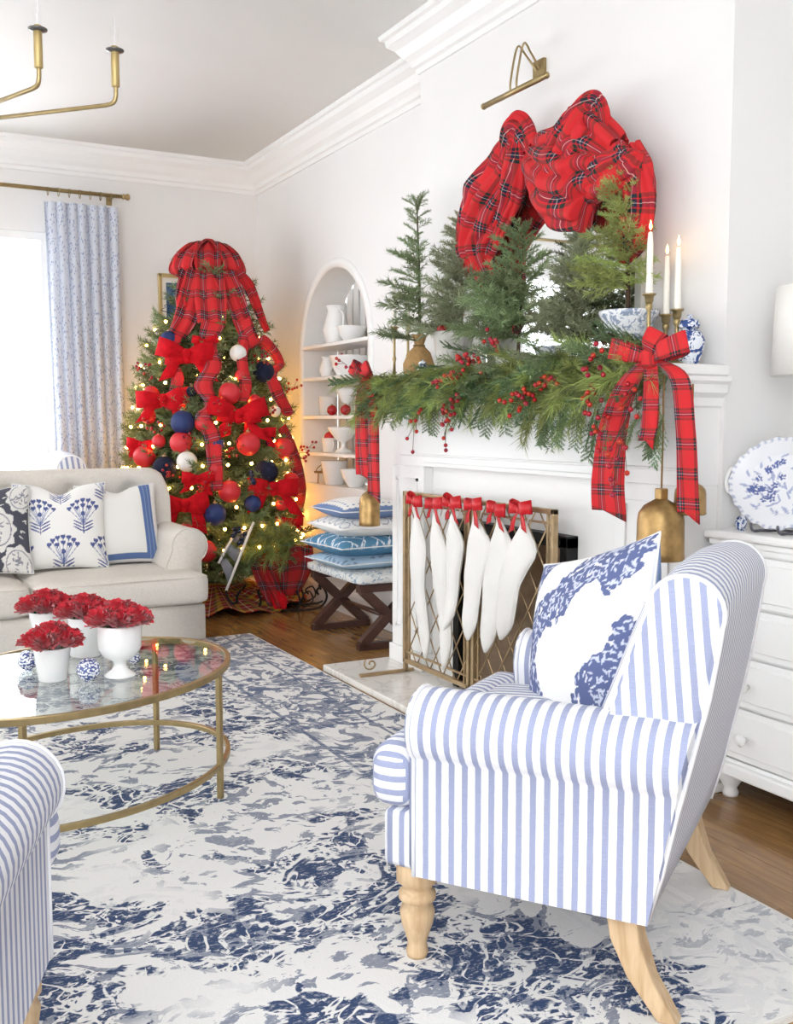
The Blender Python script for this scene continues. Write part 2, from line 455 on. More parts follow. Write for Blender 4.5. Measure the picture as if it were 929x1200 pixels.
# white back boards with dark gaps
y = NYc - NR + 0.004; bw = 0.07
while y < NYc + NR:
    ye = min(y + bw, NYc + NR - .002); ym = (y + ye) / 2
    zt = lambda yy: Nzs + math.sqrt(max(NR * NR - (yy - NYc) ** 2, 0))
    gap = 0.026 if -.04 < ym - NYc < .33 else 0.003
    add('back_board', prism([(y, Nz0), (ye, Nz0), (ye, zt(ye)), (ym, zt(ym)), (y, zt(y))], XL + ND, XL + ND + .012, 'x'), TRIM, nw, smooth=False)
    y = ye + gap
# raised casing round the niche
cas = []
for (a, b) in nout:
    d = Vector((a - NYc, max(b - Nzs, 0) if b > Nzs else 0)); d = d.normalized() if d.length > 0 else Vector((1, 0))
    cas.append((a, b, d))
ring = [[(XL - .001, a, b), (XL - .014, a + d.x * .008, b + d.y * .008), (XL - .014, a + d.x * .05, b + d.y * .05), (XL - .001, a + d.x * .058, b + d.y * .058)] for a, b, d in cas]
add('niche_casing', loft(ring), TRIM, nw)
shelf_px = [(357, 403), (357, 441), (357, 487), (357, 530)]
NSH = [1.53, 1.295, 1.055, 0.81]
NSH = [onx(372, q, XL).z for q in (404, 442, 487, 530)]
for z in NSH:
    hw = NR - .004 if z < Nzs else math.sqrt(max(NR ** 2 - (z - Nzs) ** 2, 0)) - .004
    add('niche_shelf', box(XL - .012, XL + ND - .002, NYc - hw, NYc + hw, z - .022, z), TRIM, nw, smooth=False, bevel=.004)
# crown and base mouldings
def sweep(path, prof):
    pts = [Vector((p[0], p[1])) for p in path]; rings = []
    for i, p in enumerate(pts):
        d1 = (p - pts[i - 1]).normalized() if i else (pts[1] - p).normalized()
        d2 = (pts[i + 1] - p).normalized() if i < len(pts) - 1 else d1
        n1 = Vector((-d1.y, d1.x)); n2 = Vector((-d2.y, d2.x)); b = (n1 + n2); b = b / max(b.dot(n1), 0.2)
        rings.append([(p.x + b.x * o, p.y + b.y * o, z) for o, z in prof])
    return loft(rings)
cpath = [(XR, -0.6), (XR, Y0), (XB, Y0), (XB, Y1), (XL, Y1), (XL, YB), (-3.2, YB)]
zc0 = 2.745
cprof = [(0.0, zc0), (.012, zc0), (.016, zc0 + .022), (.03, zc0 + .03), (.036, zc0 + .055), (.06, zc0 + .075), (.085, zc0 + .11), (.118, zc0 + .135), (.122, zc0 + .16), (.14, zc0 + .165), (.145, ZC)]
struct(add('trim_1', sweep(cpath, cprof), TRIM, smooth=False))
bprof = [(0, .14), (.008, .14), (.014, .12), (.016, 0), (0, 0)]
struct(add('baseboard_right', sweep([(XL, Y1 + .001), (XL, YB), (-3.2, YB)], bprof), TRIM, smooth=False))
struct(add('baseboard_alcove', sweep([(XR, -0.6), (XR, Y0), (XB + .001, Y0)], bprof), TRIM, smooth=False))

# ------------------------------------------------------------------ fireplace
XM = 2.245; SH = 1.325
fp = thing('fireplace_mantel', 'white painted fireplace mantel with panelled frieze under the evergreen garland', 'mantel', (XB, 3.28, 0))
def fpart(n, vf, m, **k):
    return add(n, mv(vf, -XB, -3.28, 0), m, fp, **k)
LY0, LY1 = 2.345, 4.25
fpart('mantel_shelf', box(2.15, XB + .0, LY0 - .035, LY1 + .05, SH - .035, SH), TRIM, smooth=False, bevel=.006)
mprof = [(2.17, SH - .035), (2.172, SH - .05), (2.19, SH - .06), (2.195, SH - .085), (2.225, SH - .10), (2.23, SH - .125), (XM, SH - .13)]
rings = []
for y_, sg in ((LY0, -1), (LY1, 1)):
    rings.append([(a, y_ + sg * (XM - a) * .6, z) for a, z in mprof])
endr = [(XB, LY0 - (XM - a) * .6, z) for a, z in mprof]; endl = [(XB, LY1 + (XM - a) * .6, z) for a, z in mprof]
fpart('shelf_moulding', loft([endr] + rings + [endl]), TRIM, smooth=False)
fpart('frieze', box(XM, XB, LY0, LY1, 0.955, SH - .10), TRIM, smooth=False)
for a, b in ((LY0, 2.66), (3.95, LY1)):
    fpart('pilaster', box(XM - .012, XB, a, b, .11, 0.955), TRIM, smooth=False, bevel=.004)
    fpart('plinth_block', box(XM - .025, XB, a - .008, b + .008, .03, .11), TRIM, smooth=False, bevel=.004)
    fpart('pilaster_panel', join(box(XM - .02, XM - .012, a + .05, a + .062, .2, .9), box(XM - .02, XM - .012, b - .062, b - .05, .2, .9),
        box(XM - .02, XM - .012, a + .05, b - .05, .2, .212), box(XM - .02, XM - .012, a + .05, b - .05, .888, .9)), TRIM, smooth=False)
fpart('frieze_moulding', join(box(XM - .014, XM, 2.66, 3.95, .957, .975), box(XM - .008, XM, 2.36, 4.18, 1.135, 1.15), box(XM - .008, XM, 2.36, 4.18, 1.0, 1.01)), TRIM, smooth=False, bevel=.003)
fpart('surround', join(box(XM + .035, XB, 2.66, FY0 - .01, .03, .955), box(XM + .035, XB, FY1 + .01, 3.95, .03, .955), box(XM + .035, XB, FY0 - .01, FY1 + .01, FZ + .01, .955)), TRIM, smooth=False)
fpart('metal_frame', join(box(XM - .015, XM + .06, FY0 - .03, FY0 + .012, .03, FZ + .02), box(XM - .015, XM + .06, FY1 - .012, FY1 + .03, .03, FZ + .02), box(XM - .015, XM + .06, FY0 - .03, FY1 + .03, FZ - .02, FZ + .025)), BLACK, smooth=False, bevel=.003)
fb = P('firebrick', '#cdb9a2', 0.9, var=.25, vscale=12, bump=.4, bscale=60)
fpart('firebox', join(box(XB + .36, XB + .375, FY0, FY1, .0, FZ), box(XM + .05, XB + .36, FY0 - .0, FY0 + .01, 0, FZ), box(XM + .05, XB + .36, FY1 - .01, FY1, 0, FZ), box(XM + .05, XB + .36, FY0, FY1, FZ - .01, FZ), box(XM + .05, XB + .36, FY0, FY1, .0, .032)), fb, smooth=False)
t = NT('marble_hearth'); o = t.obj(); v = t.noise(o, 3, 6, .6, 1.5)
t.color(t.mix(t.ramp(t.math('ABSOLUTE', t.math('SUBTRACT', v, .5)), [(0.0, 1.0), (0.03, 0.0)]), hexc('e9e5df'), hexc('d6d1ca'))); MARBLE = t.fin(.25)
he = tag(add('hearth_slab', box(1.89, XB + .04, 2.27, 4.29, 0, .03), MARBLE, smooth=False, bevel=.004), 'pale marble hearth slab set on the floor before the fireplace', 'hearth')

# ------------------------------------------------------------------ rug
t = NT('distressed_rug'); o = t.obj()
w1 = t.n('ShaderNodeTexNoise', i_Scale=2.6, i_Detail=3); t.l(o, w1.inputs['Vector'])
wv = t.n('ShaderNodeVectorMath', operation='SCALE'); wv.inputs['Scale'].default_value = 0.42; t.l(w1.outputs['Color'], wv.inputs[0])
pv = t.n('ShaderNodeVectorMath', operation='ADD'); t.l(o, pv.inputs[0]); t.l(wv.outputs[0], pv.inputs[1]); pv = pv.outputs[0]
sp = t.n('ShaderNodeSeparateXYZ'); t.l(o, sp.inputs[0]); X_, Y_ = sp.outputs[0], sp.outputs[1]
# large scrolls: thresholded warped noise whose threshold varies by zone of the rug
f1 = t.noise(t.mapping(pv, (1, 1.25, 1)), 3.3, 5, .56)
lowf = t.math('SUBTRACT', t.noise(o, 1.4, 2), .5)
yw = t.math('ADD', Y_, t.math('MULTIPLY', lowf, .7)); xw = t.math('ADD', X_, t.math('MULTIPLY', lowf, .6))
def rmp(v, a, b, c, d):
    m = t.n('ShaderNodeMapRange'); t.l(v, m.inputs[0])
    for i, q in enumerate((a, b, c, d)): m.inputs[i + 1].default_value = q
    return m.outputs[0]
thr = t.math('ADD', t.math('ADD', rmp(yw, 2.35, 2.65, .468, .54), rmp(yw, 3.3, 3.6, 0.0, -.06)), rmp(xw, 1.30, 1.50, 0.0, .2))
core = rmp(t.math('SUBTRACT', f1, thr), 0.0, .012, 0.0, 1.0)
vor = t.n('ShaderNodeTexVoronoi', feature='DISTANCE_TO_EDGE', i_Scale=4.6); t.l(pv, vor.inputs['Vector'])
vorb = t.n('ShaderNodeTexVoronoi', feature='DISTANCE_TO_EDGE', i_Scale=9.5); t.l(t.mapping(pv, (1, 1.3, 1), (3, 1, 0)), vorb.inputs['Vector'])
def cont(sc, seed, w): return rmp(t.math('ABSOLUTE', t.math('SUBTRACT', t.noise(t.mapping(o, (1, 1.2, 1), (seed, seed, 0)), sc, 3, .55, 1.2), .5)), w, w * 1.7, 0.0, 1.0)
lines = t.math('MULTIPLY', cont(3.4, 5.0, .012), t.math('MULTIPLY', cont(6.5, 2.0, .016), cont(4.6, 9.0, .010)))
worn = t.ramp(t.noise(t.mapping(o, (60, 190, 30)), 1, 4, .7), [(0.32, 0.45), (0.46, 1.0)])
ragged = rmp(t.noise(o, 30, 4, .7), .36, .44, 0.0, 1.0)
navy = t.math('MULTIPLY', t.math('MULTIPLY', core, lines), t.math('MULTIPLY', worn, ragged))
# scattered little flowers and ticks, grey-blue
f2 = t.noise(t.mapping(pv, (1, 1.5, 1)), 13, 4, .6, .4)
mk_ = t.math('MULTIPLY', rmp(f2, .535, .55, 0.0, 1.0), rmp(t.noise(o, 2.6, 3), .40, .50, .1, 1.0))
mk_ = t.math('MULTIPLY', mk_, rmp(t.math('ADD', X_, t.math('MULTIPLY', Y_, -.25)), .9, 1.15, 1.0, .55))
# margin of the far long side: finer pattern and two thin rules
bm = t.math('MULTIPLY', rmp(xw, 1.36, 1.44, 0.0, 1.0), rmp(Y_, 2.2, 3.0, 0.12, 1.0))
f3 = t.noise(t.mapping(pv, (1.4, 1, 1)), 12, 4, .6, .8)
bp = t.math('MULTIPLY', rmp(f3, .50, .52, 0.0, 1.0), bm)
rule = t.math('ADD', t.math('LESS_THAN', t.math('ABSOLUTE', t.math('SUBTRACT', X_, 1.43)), .008), t.math('LESS_THAN', t.math('ABSOLUTE', t.math('SUBTRACT', X_, 1.71)), .007))
bp = t.math('MULTIPLY', t.math('MINIMUM', t.math('ADD', bp, t.math('MULTIPLY', rule, bm)), 1.0), worn)
gb = t.math('MINIMUM', t.math('ADD', t.math('MULTIPLY', bp, .85), t.math('MULTIPLY', t.math('MULTIPLY', mk_, worn), .8)), 1.0)
c = t.mix(gb, hexc('e3e1de'), hexc('5d6882'))
c = t.mix(navy, c, hexc('2b4065'))
wv2 = t.noise(t.mapping(o, (220, 60, 1)), 1, 2)
t.color(t.mix(.12, c, wv2, 'OVERLAY')); t.bump(t.noise(o, 300, 3), .35, .004)
RUGM = t.fin(.95)
rug = add('area_rug', box(-1.35, 1.86, 1.31, 5.2, 0.0, .012), RUGM, smooth=False)
tag(rug, 'large distressed navy and ivory patterned rug lying on the wood floor', 'rug')
add('rug_binding', join(box(1.86, 1.868, 1.302, 5.208, .0, .011), box(-1.35, 1.86, 5.2, 5.208, 0, .011), box(-1.35, 1.86, 1.302, 1.31, 0, .011)), P('rug_edge', '#dedad4', .95, var=.05, vscale=60), rug, smooth=False)
# ------------------------------------------------------------------ armchair
def arc_pts(cx, cz, r, a0, a1, n):
    return [(cx + r * math.cos(math.radians(a0 + (a1 - a0) * i / n)), cz + r * math.sin(math.radians(a0 + (a1 - a0) * i / n))) for i in range(n + 1)]
def rolled_arm(s, xo, xi, zb, zc, r, yf, yr, zi, rake, nseg=22):
    """arm with outer panel, roll and inner face; s=+1/-1 side. returns body (V,F,uv), front cap (V,F), piping path"""
    prof = [(xo, zb), (xo, zb + (zc - r - zb) * .5), (xo, zc - r * .78)]
    prof += arc_pts(xo - r * .62, zc, r, -38, 190, 16)
    prof += [(xi, zc - r * 1.0), (xi, zi)]
    rings = []; uv = []
    for j in range(nseg + 1):
        t_ = j / nseg; ring = []
        for (px_, pz) in prof:
            rear = yr - rake * (pz - zb)
            front = yf
            y = front + (rear - front) * t_
            e = min(t_, 0.03) / 0.03
            ring.append((s * px_, y, pz)); uv.append((y, pz))
        rings.append(ring)
    V, F = loft(rings)
    if s < 0: F = [tuple(reversed(f)) for f in F]
    n = len(prof)
    c = [(s * a, yf, b) for a, b in prof]
    # soft front: inset face slightly forward
    gx = sum(p[0] for p in prof) / n; gz = sum(p[1] for p in prof) / n
    c2 = [(s * (gx + (a - gx) * .86), yf + .012, gz + (b - gz) * .93) for a, b in prof]
    Vc = c + c2; Fc = [(i, (i + 1) % n, n + (i + 1) % n, n + i) for i in range(n)] + [tuple(range(n, 2 * n))]
    if s > 0: Fc = [tuple(reversed(f)) for f in Fc]
    return (V, F, uv), (Vc, Fc), c
def armchair(name, label, group=None):
    ch = thing(name, label, 'armchair', group=group); M = BLUE_W
    h = .385
    for s in (-1, 1):
        (V, F, uv), cap, c = rolled_arm(s, h - .012, h - .125, .205, .515, .078, .205, -.275, .33, .195)
        add('arm', (V, F), M, ch, uv=uv)
        ap = add('arm_front', cap, M, ch, uv=lambda n, co: (co.x, co.z))
        add('piping', tube(c, .0045, 6), M, ch, uv=lambda n, co: (.0285 * .72, co.y))
    add('seat_rail', rbox(2 * h - .05, .56, .13, .018, 6), M, ch, uv=lambda n, co: (co.x if abs(n.y) > .6 else co.y, co.z), loc=(0, .005, .27))
    # cushion with T-shaped front
    def cu(n, co): return (co.x, co.y) if abs(n.x) < .75 else (co.z, co.y)
    cush = rbox(.53, .52, .14, .045, 12, .02)
    ear = rbox(2 * h - .02, .115, .14, .05, 12, .012)
    so = add('seat_cushion', mv(cush, 0, 0.01, .40), M, ch, uv=cu)
    add('cushion_front', mv(ear, 0, .262, .40), M, ch, uv=cu)
    # scrolled back
    prof = [(-.12, .40), (-.15, .51), (-.19, .63), (-.225, .73), (-.247, .785)] + arc_pts(-.318, .785, .071, 8, 200, 14) + [(-.381, .73), (-.366, .63), (-.346, .53), (-.322, .42), (-.297, .30), (-.272, .205), (-.20, .205), (-.14, .3)]
    wd = lambda z: h - .028 - .055 * max(0, min(1, (z - .5) / .15))
    N = 26; rings = []; uv = []
    for j in range(N + 1):
        a = j / N * 2 - 1; ring = []
        puff = .032 * (1 - a ** 4)
        for i, (y, z) in enumerate(prof):
            dy = puff if i < 5 else 0; dz = .018 * (1 - a ** 2) if 5 <= i < 18 else 0
            sh = 1 - .0 * a
            ring.append((a * wd(z), y + dy, z + dz)); uv.append((a * wd(z), z))
        rings.append(ring)
    V, F = loft(rings, closed=True)
    add('backrest', (V, F), M, ch, uv=uv)
    n = len(prof)
    for s in (-1, 1):
        Vc = [(s * wd(z), y, z) for y, z in prof]
        gy = sum(p[0] for p in prof) / n
        Vc2 = [(s * (wd(z) + .008), gy + (y - gy) * .9 - (0.0), z - .004) for y, z in prof]
        Fc = [(i, (i + 1) % n, n + (i + 1) % n, n + i) for i in range(n)] + [tuple(range(n, 2 * n))]
        if s < 0: Fc = [tuple(reversed(f)) for f in Fc]
        add('back_side', (Vc + Vc2, Fc), M, ch, uv=lambda nn, co: (co.y - co.z * .12, co.z))
        add('back_piping', tube([(s * (wd(z) + .002), y, z) for y, z in prof], .005, 6, closed=True), M, ch, uv=lambda nn, co: (.0285 * .72, co.y))
    lp = [(.021, 0), (.024, .012), (.02, .03), (.024, .045), (.034, .075), (.038, .1), (.03, .122), (.04, .13), (.04, .142), (.03, .15), (.034, .16), (.045, .17), (.045, .215)]
    for s in (-1, 1):
        add('leg', lathe(lp, 20), LEGW, ch, loc=(s * (h - .075), .225, 0))
        add('leg', loft([[(s * (h - .07) + dx * w, -.215 - k + dy * w, z) for dx, dy in ((-1, -1), (1, -1), (1, 1), (-1, 1))] for z, k, w in ((.225, .0, .03), (.15, .012, .029), (.08, .04, .025), (0, .095, .02))], True, True), LEGW, ch, bevel=.004)
    return ch
ch1 = armchair('striped_armchair', 'blue and white ticking striped armchair holding a blue leaf print pillow', 'ticking striped armchairs')
cA = math.atan2(.585, .81)
ch1.location = (1.385 + .81 * .03, 1.82 + .585 * .03, .012); ch1.rotation_euler = (0, 0, cA)
ch2 = copytree(ch1); ch2['label'] = 'blue and white ticking striped armchair with an empty seat beside the glass table'
fa = math.atan2(-.36, .93)
fwd = Vector((-math.sin(fa), math.cos(fa))); rgt = Vector((fwd.y, -fwd.x))
pos = Vector((.303, 1.883)) - fwd * .29 - rgt * .373
ch2.location = (pos.x, pos.y, .012); ch2.rotation_euler = (0, 0, fa)
ch3 = copytree(ch1); ch3['label'] = 'blue and white ticking striped chair behind the linen sofa by the window'
q_ = ony(66, 545, 6.42); ch3.location = (q_.x - .33, 6.42, 0); ch3.rotation_euler = (0, 0, PI / 2); ch3.scale = (1.12, 1.12, 1.12)

# ------------------------------------------------------------------ pillows
def pillow_mesh(w, h, t, n=90, chop=0.0, ear=.07):
    u = np.linspace(-1, 1, n + 1); U, Vv = np.meshgrid(u, u, indexing='ij')
    X = U * w / 2 * (1 - ear * (1 - Vv ** 2) ** 1.0); Y = Vv * h / 2 * (1 - ear * (1 - U ** 2))
    B = np.clip((1 - np.abs(U) ** 2.4) * (1 - np.abs(Vv) ** 2.4), 0, None) ** .55
    top = np.clip(Vv, 0, 1) ** 1.5
    Y = Y - chop * np.exp(-(U / .33) ** 2) * top
    return U, Vv, X, Y, B * t / 2
def pillow(name, label, w, h, t, fcol, back, chop=0.0, n=90, group=None, mat=None, ear=.07):
    """pillow standing in its local XZ plane, print facing -Y; origin at the bottom edge"""
    U, Vv, X, Y, B = pillow_mesh(w, h, t, n, chop, ear)
    m = n + 1; V = []; F = []
    fr = np.stack([X, -B, Y + h / 2], -1).reshape(-1, 3); bk = np.stack([X, B, Y + h / 2], -1).reshape(-1, 3)
    V = np.concatenate([fr, bk]).tolist()
    for i in range(n):
        for j in range(n):
            a = i * m + j
            F.append((a, a + m, a + m + 1, a + 1)); b = a + m * m; F.append((b, b + 1, b + m + 1, b + m))
    cf = fcol(U.ravel(), Vv.ravel()); cb = np.tile(np.array(back), (m * m, 1))
    o = add(name, (V, F), mat or attr_mat('printed_cotton'), None, col=np.concatenate([cf, cb]))
    wm = o.modifiers.new('weld', 'WELD'); wm.merge_threshold = .0005
    tag(o, label, 'pillow', group)
    edge = [(X[i, 0], 0, Y[i, 0] + h / 2) for i in range(0, n, 3)] + [(X[n, j], 0, Y[n, j] + h / 2) for j in range(0, n, 3)] + [(X[i, n], 0, Y[i, n] + h / 2) for i in range(n, 0, -3)] + [(X[0, j], 0, Y[0, j] + h / 2) for j in range(n, 0, -3)]
    add('piping', tube(edge, .003, 6, closed=True), WHITEFAB, o)
    return o
WHT = np.array(hexc('eeece8')); BLU = np.array(hexc('4a5c95')); NVY = np.array(hexc('2d3a66'))
def ell(u, v, cx, cy, rx, ry, a=0.0):
    c, s = math.cos(a), math.sin(a); du, dv = u - cx, v - cy
    return ((du * c + dv * s) / rx) ** 2 + ((-du * s + dv * c) / ry) ** 2 < 1
def seg(u, v, x0, y0, x1, y1, w):
    dx, dy = x1 - x0, y1 - y0; L = dx * dx + dy * dy + 1e-9
    t_ = np.clip(((u - x0) * dx + (v - y0) * dy) / L, 0, 1)
    return (u - x0 - t_ * dx) ** 2 + (v - y0 - t_ * dy) ** 2 < w * w
def flower_print(u, v):
    col = np.tile(WHT, (len(u), 1)); M = np.zeros(len(u), bool); L = np.zeros(len(u), bool)
    for cx, cy in ((-.48, .18), (.5, .18), (0.02, -.72), (-1.0, -.75), (1.0, -.72), (-1.02, .92), (0, 1.0), (1.0, .95)):
        for a in range(-3, 4):
            th = a * .36
            for r_ in (.2, .34):
                if r_ < .3 and a % 2: continue
                x = cx + math.sin(th) * r_ * 1.05; y = cy + .06 + math.cos(th) * r_
                M |= ell(u, v, x - .02, y, .034, .045, .4) | ell(u, v, x + .02, y, .034, .045, -.4); M |= ell(u, v, x, y - .05, .018, .03)
                L |= seg(u, v, cx, cy - .22, x, y - .05, .008)
        M |= ell(u, v, cx, cy + .05, .05, .06)
        for k in range(3):
            yy = cy - .2 - k * .075
            for s in (-1, 1): M |= ell(u, v, cx + s * .12, yy + .03, .13, .018, s * .5)
        M |= seg(u, v, cx, cy - .42, cx, cy, .012)
    col[L] = np.array(hexc('8c93b4')); col[M] = np.array(hexc('4e5a8e')); return col
def stripe_border(u, v):
    col = np.tile(WHT, (len(u), 1))
    d = np.maximum(np.abs(u), np.abs(v) * 1.0)
    b = (u > .56) & (u < .84) & (v > -.9) | (v < -.80) & (v > -.95) & (u < .84) | (v > .86) & (v < .96) & (u < -.3); col[b] = np.array(hexc('5b74a6')); b2 = (u > .64) & (u < .655) | (u > .75) & (u < .765); col[b2 & b] = np.array(hexc('8fa2c4'))
    return col
def paisley(u, v):
    rs = np.random.RandomState(2); col = np.tile(np.array(hexc('4b4c58')), (len(u), 1)); wh = np.array(hexc('e2dfda')); gy = np.array(hexc('8a8993'))
    for cx, cy, sc in ((.3, -.05, .40), (.82, .72, .30), (-.55, .62, .36), (-.5, -.6, .36), (.72, -.85, .34)):
        r = np.hypot(u - cx, (v - cy) * .8); th = np.arctan2(v - cy, u - cx)
        m = r < sc * (1 + .09 * np.cos(th * 9)); col[m] = wh
        col[(r > sc * .74) & (r < sc * .80)] = gy
        for k in range(26):
            a, q = rs.uniform(0, 6.28), rs.uniform(.1, .66) * sc
            col[ell(u, v, cx + q * math.cos(a), cy + 1.2 * q * math.sin(a), .045, .014, rs.uniform(0, 3)) & m] = gy
    for k in range(40): col[ell(u, v, rs.uniform(-1, 1), rs.uniform(-1, 1), .05, .014, rs.uniform(0, 3))] = wh
    return col
def leaf_band(u, v):
    rs = np.random.RandomState(11); col = np.tile(np.array(hexc('efeeec')), (len(u), 1)); M = np.zeros(len(u), bool); Wm = np.zeros(len(u), bool)
    curves = [[(-.62, -1.05), (-.6, -.6), (-.72, -.2), (-.5, .25), (-.1, .4), (.15, .7), (.55, .8), (.8, .55)], [(.25, -1.1), (.45, -.6), (.85, -.3), (1.0, .1)], [(.25, 1.05), (.6, 1.1), (1, 1)], [(-1.05, .35), (-.9, .8), (-.75, 1.1)]]
    for cv in curves:
        P_ = cr([(a, b, 0) for a, b in cv], 26)
        for i, p in enumerate(P_[:-1]):
            tg = (P_[i + 1] - p); tg = tg.normalized() if tg.length > 0 else Vector((1, 0, 0)); nn = Vector((-tg.y, tg.x, 0))
            for k in range(4):
                off = rs.uniform(-.2, .2); q = p + nn * off
                an = math.atan2(tg.y, tg.x) + rs.uniform(-1.2, 1.2)
                M |= ell(u, v, q.x, q.y, .055, .034, an)
                if rs.rand() < .45: Wm |= ell(u, v, q.x + rs.uniform(-.05, .05), q.y + rs.uniform(-.05, .05), .034, .011, an + rs.uniform(-.6, .6))
    col[M] = np.array(hexc('59648f')); col[M & Wm] = np.array(hexc('c8cddd')); return col
pl = pillow('throw_pillow', 'ivory throw pillow with large blue leaf print on the striped armchair', .48, .46, .19, leaf_band, tuple(hexc('7d95bd')), n=170)
def place_pillow(o, loc, rz, lean): o.location = loc; o.rotation_euler = (lean, 0, rz)
# local: print faces -Y; on the chair it faces the chair front (+Y local of the chair), leaning back
loc = ch1.matrix_basis @ Vector((.055, -.035, .40))
place_pillow(pl, (loc.x, loc.y, loc.z), -1.62, -.25); pl.rotation_euler[1] = -.28

# ------------------------------------------------------------------ sofa
SX1, SYF = 1.60, 5.02
sf = thing('linen_sofa', 'oatmeal linen sofa with button-tufted back and rolled arms under the window', 'sofa', (.55, 5.45, 0))
def spart(n, vf, m=LINEN, **k): return add(n, mv(vf, -.55, -5.45, 0), m, sf, **k)
spart('base', mv(rbox(2.06, .80, .20, .02, 6), .55, 5.46, .125))
for s in (-1, 1):
    (V, F, uv), cap, c = rolled_arm(s, 1.045, .86, .03, .505, .095, -.13, .42, .2, -.0)
    F = [tuple(reversed(f)) for f in F]
    V = [(p[0] + .55, p[1] + 5.33, p[2]) for p in V]
    spart('arm', (V, F)); spart('arm_front', ([(p[0] + .55, 2 * (5.33 - .13) - (p[1] + 5.33), p[2]) for p in cap[0]], [tuple(reversed(f)) for f in cap[1]]))
    spart('piping', tube([(p[0] + .55, p[1] + 5.325, p[2]) for p in c], .004, 6))
# tufted back
btn = [(.55 + dx, z) for z, xs in ((.78, [-.80 + .32 * i for i in range(6)]), (.66, [-.64 + .32 * i for i in range(5)])) for dx in xs]
N1, N2 = 70, 24; rings = []
for i in range(N1 + 1):
    x = -.46 + 2.02 * i / N1; ring = []
    ax = min(1, (1 - abs((x - .55) / 1.01)) / .12); edge = math.sqrt(max(0, 1 - (1 - ax) ** 2))
    zt = .80 + .10 * (edge if ax < 1 else 1)
    for j in range(N2 + 1):
        t_ = j / N2
        if t_ < .62:
            z = .35 + (zt - .05 - .35) * t_ / .62; y = 5.60 + .11 * (z - .35)
            d = sum(.06 * math.exp(-((x - bx) ** 2 + (z - bz) ** 2) / .0018) for bx, bz in btn)
            y += d
        elif t_ < .82:
            a = (t_ - .62) / .2 * PI; y = 5.66 + .065 - .065 * math.cos(a); z = zt - .05 + .05 * math.sin(a)
        else:
            f = (t_ - .82) / .18; y = 5.79 + .05 * f; z = zt - .05 - (zt - .1) * f
        ring.append((x, y, z))
    rings.append(ring)
bk = spart('backrest', loft(rings, caps=False), solid=.0)
spart('back_end', join(([tuple(p) for p in rings[0]], [tuple(range(N2 + 1))]), ([tuple(p) for p in rings[-1]], [tuple(range(N2, -1, -1))])))
bm_ = mk('button', *ball(.013, 10, 6, .6), LINEN)
for bx, bz in btn: link('button', bm_, bk, (bx - .55, 5.60 + .11 * (bz - .35) + .038 - 5.45, bz), (PI / 2, 0, 0))
for x0, x1 in ((-.48, .715), (.725, 1.585)):
    c = spart('seat_cushion', mv(rbox(x1 - x0, .64, .155, .04, 12, .018), (x0 + x1) / 2, SYF + .31, .305))
    zz = .305 + .06
    pth = [(x0 + .012, SYF + .5, zz), (x0 + .005, SYF + .03, zz), (x0 + .03, SYF + .0, zz), ((x0 + x1) / 2, SYF - .012, zz + .004), (x1 - .03, SYF + .0, zz), (x1 - .005, SYF + .03, zz), (x1 - .012, SYF + .5, zz)]
    pth2 = [(p[0], p[1], p[2] - .115) for p in pth]
    for q in (pth, pth2): add('piping', mv(tube(q, .0045, 6), -.55, -5.45, 0), LINEN, sf)
for sx in (-.4, 1.5):
    for sy in (5.12, 5.8): spart('leg', mv(lathe([(.02, 0), (.028, .03)], 12), sx, sy, 0), DWOOD)
def sofa_pillow(o, px, py, z, Y, rz, lean):
    p = ony(px, py, Y); place_pillow(o, (p.x, p.y, z), rz, lean)
sofa_pillow(pillow('block_print_pillow', 'white throw pillow block printed with navy flowers on the linen sofa', .46, .46, .16, flower_print, tuple(WHT), .05, 130), 74, 680, .395, 5.40, -.12, -.30)
sofa_pillow(pillow('bordered_pillow', 'white throw pillow with a blue banded border against the sofa arm', .44, .44, .15, stripe_border, tuple(hexc('4d6595')), .035, 110), 146, 672, .395, 5.46, .1, -.30)
sofa_pillow(pillow('paisley_pillow', 'charcoal throw pillow with white paisley medallions on the linen sofa', .46, .46, .15, paisley, tuple(hexc('4a4a58')), .03, 110), -18, 682, .395, 5.36, -.1, -.32)

# ------------------------------------------------------------------ glass coffee table
TC = Vector((.561, 3.09)); TA, TB, TR = .532, .40, math.atan2(.552, .834); TZ = .41
ct = thing('coffee_table', 'oval brass coffee table with a glass top on the rug', 'coffee table', (TC.x, TC.y, .012), TR)
def oval(a, b, z, n=64): return [(a * math.cos(2 * PI * i / n), b * math.sin(2 * PI * i / n), z) for i in range(n)]
t = NT('table_glass'); t.b.inputs['Transmission Weight'].default_value = 1.0; t.b.inputs['IOR'].default_value = 1.45; t.b.inputs['Base Color'].default_value = (.93, .97, .96, 1)
tr = t.n('ShaderNodeBsdfTransparent', x0=(.93, .97, .96, 1)); gl = t.n('ShaderNodeBsdfGlossy', i_Roughness=0.01)
fr = t.n('ShaderNodeLayerWeight', i_Blend=.5); mx = t.n('ShaderNodeMixShader'); t.l(t.math('MULTIPLY_ADD', t.math('POWER', fr.outputs['Facing'], 4.0), .8, .05), mx.inputs[0]); t.l(tr.outputs[0], mx.inputs[1]); t.l(gl.outputs[0], mx.inputs[2]); t.l(mx.outputs[0], t.out.inputs[0])
TGLASS = t.m
add('glass_top', prism([(p[0], p[1]) for p in oval(TA - .012, TB - .012, 0)], TZ - .022, TZ - .012), TGLASS, ct, smooth=False)
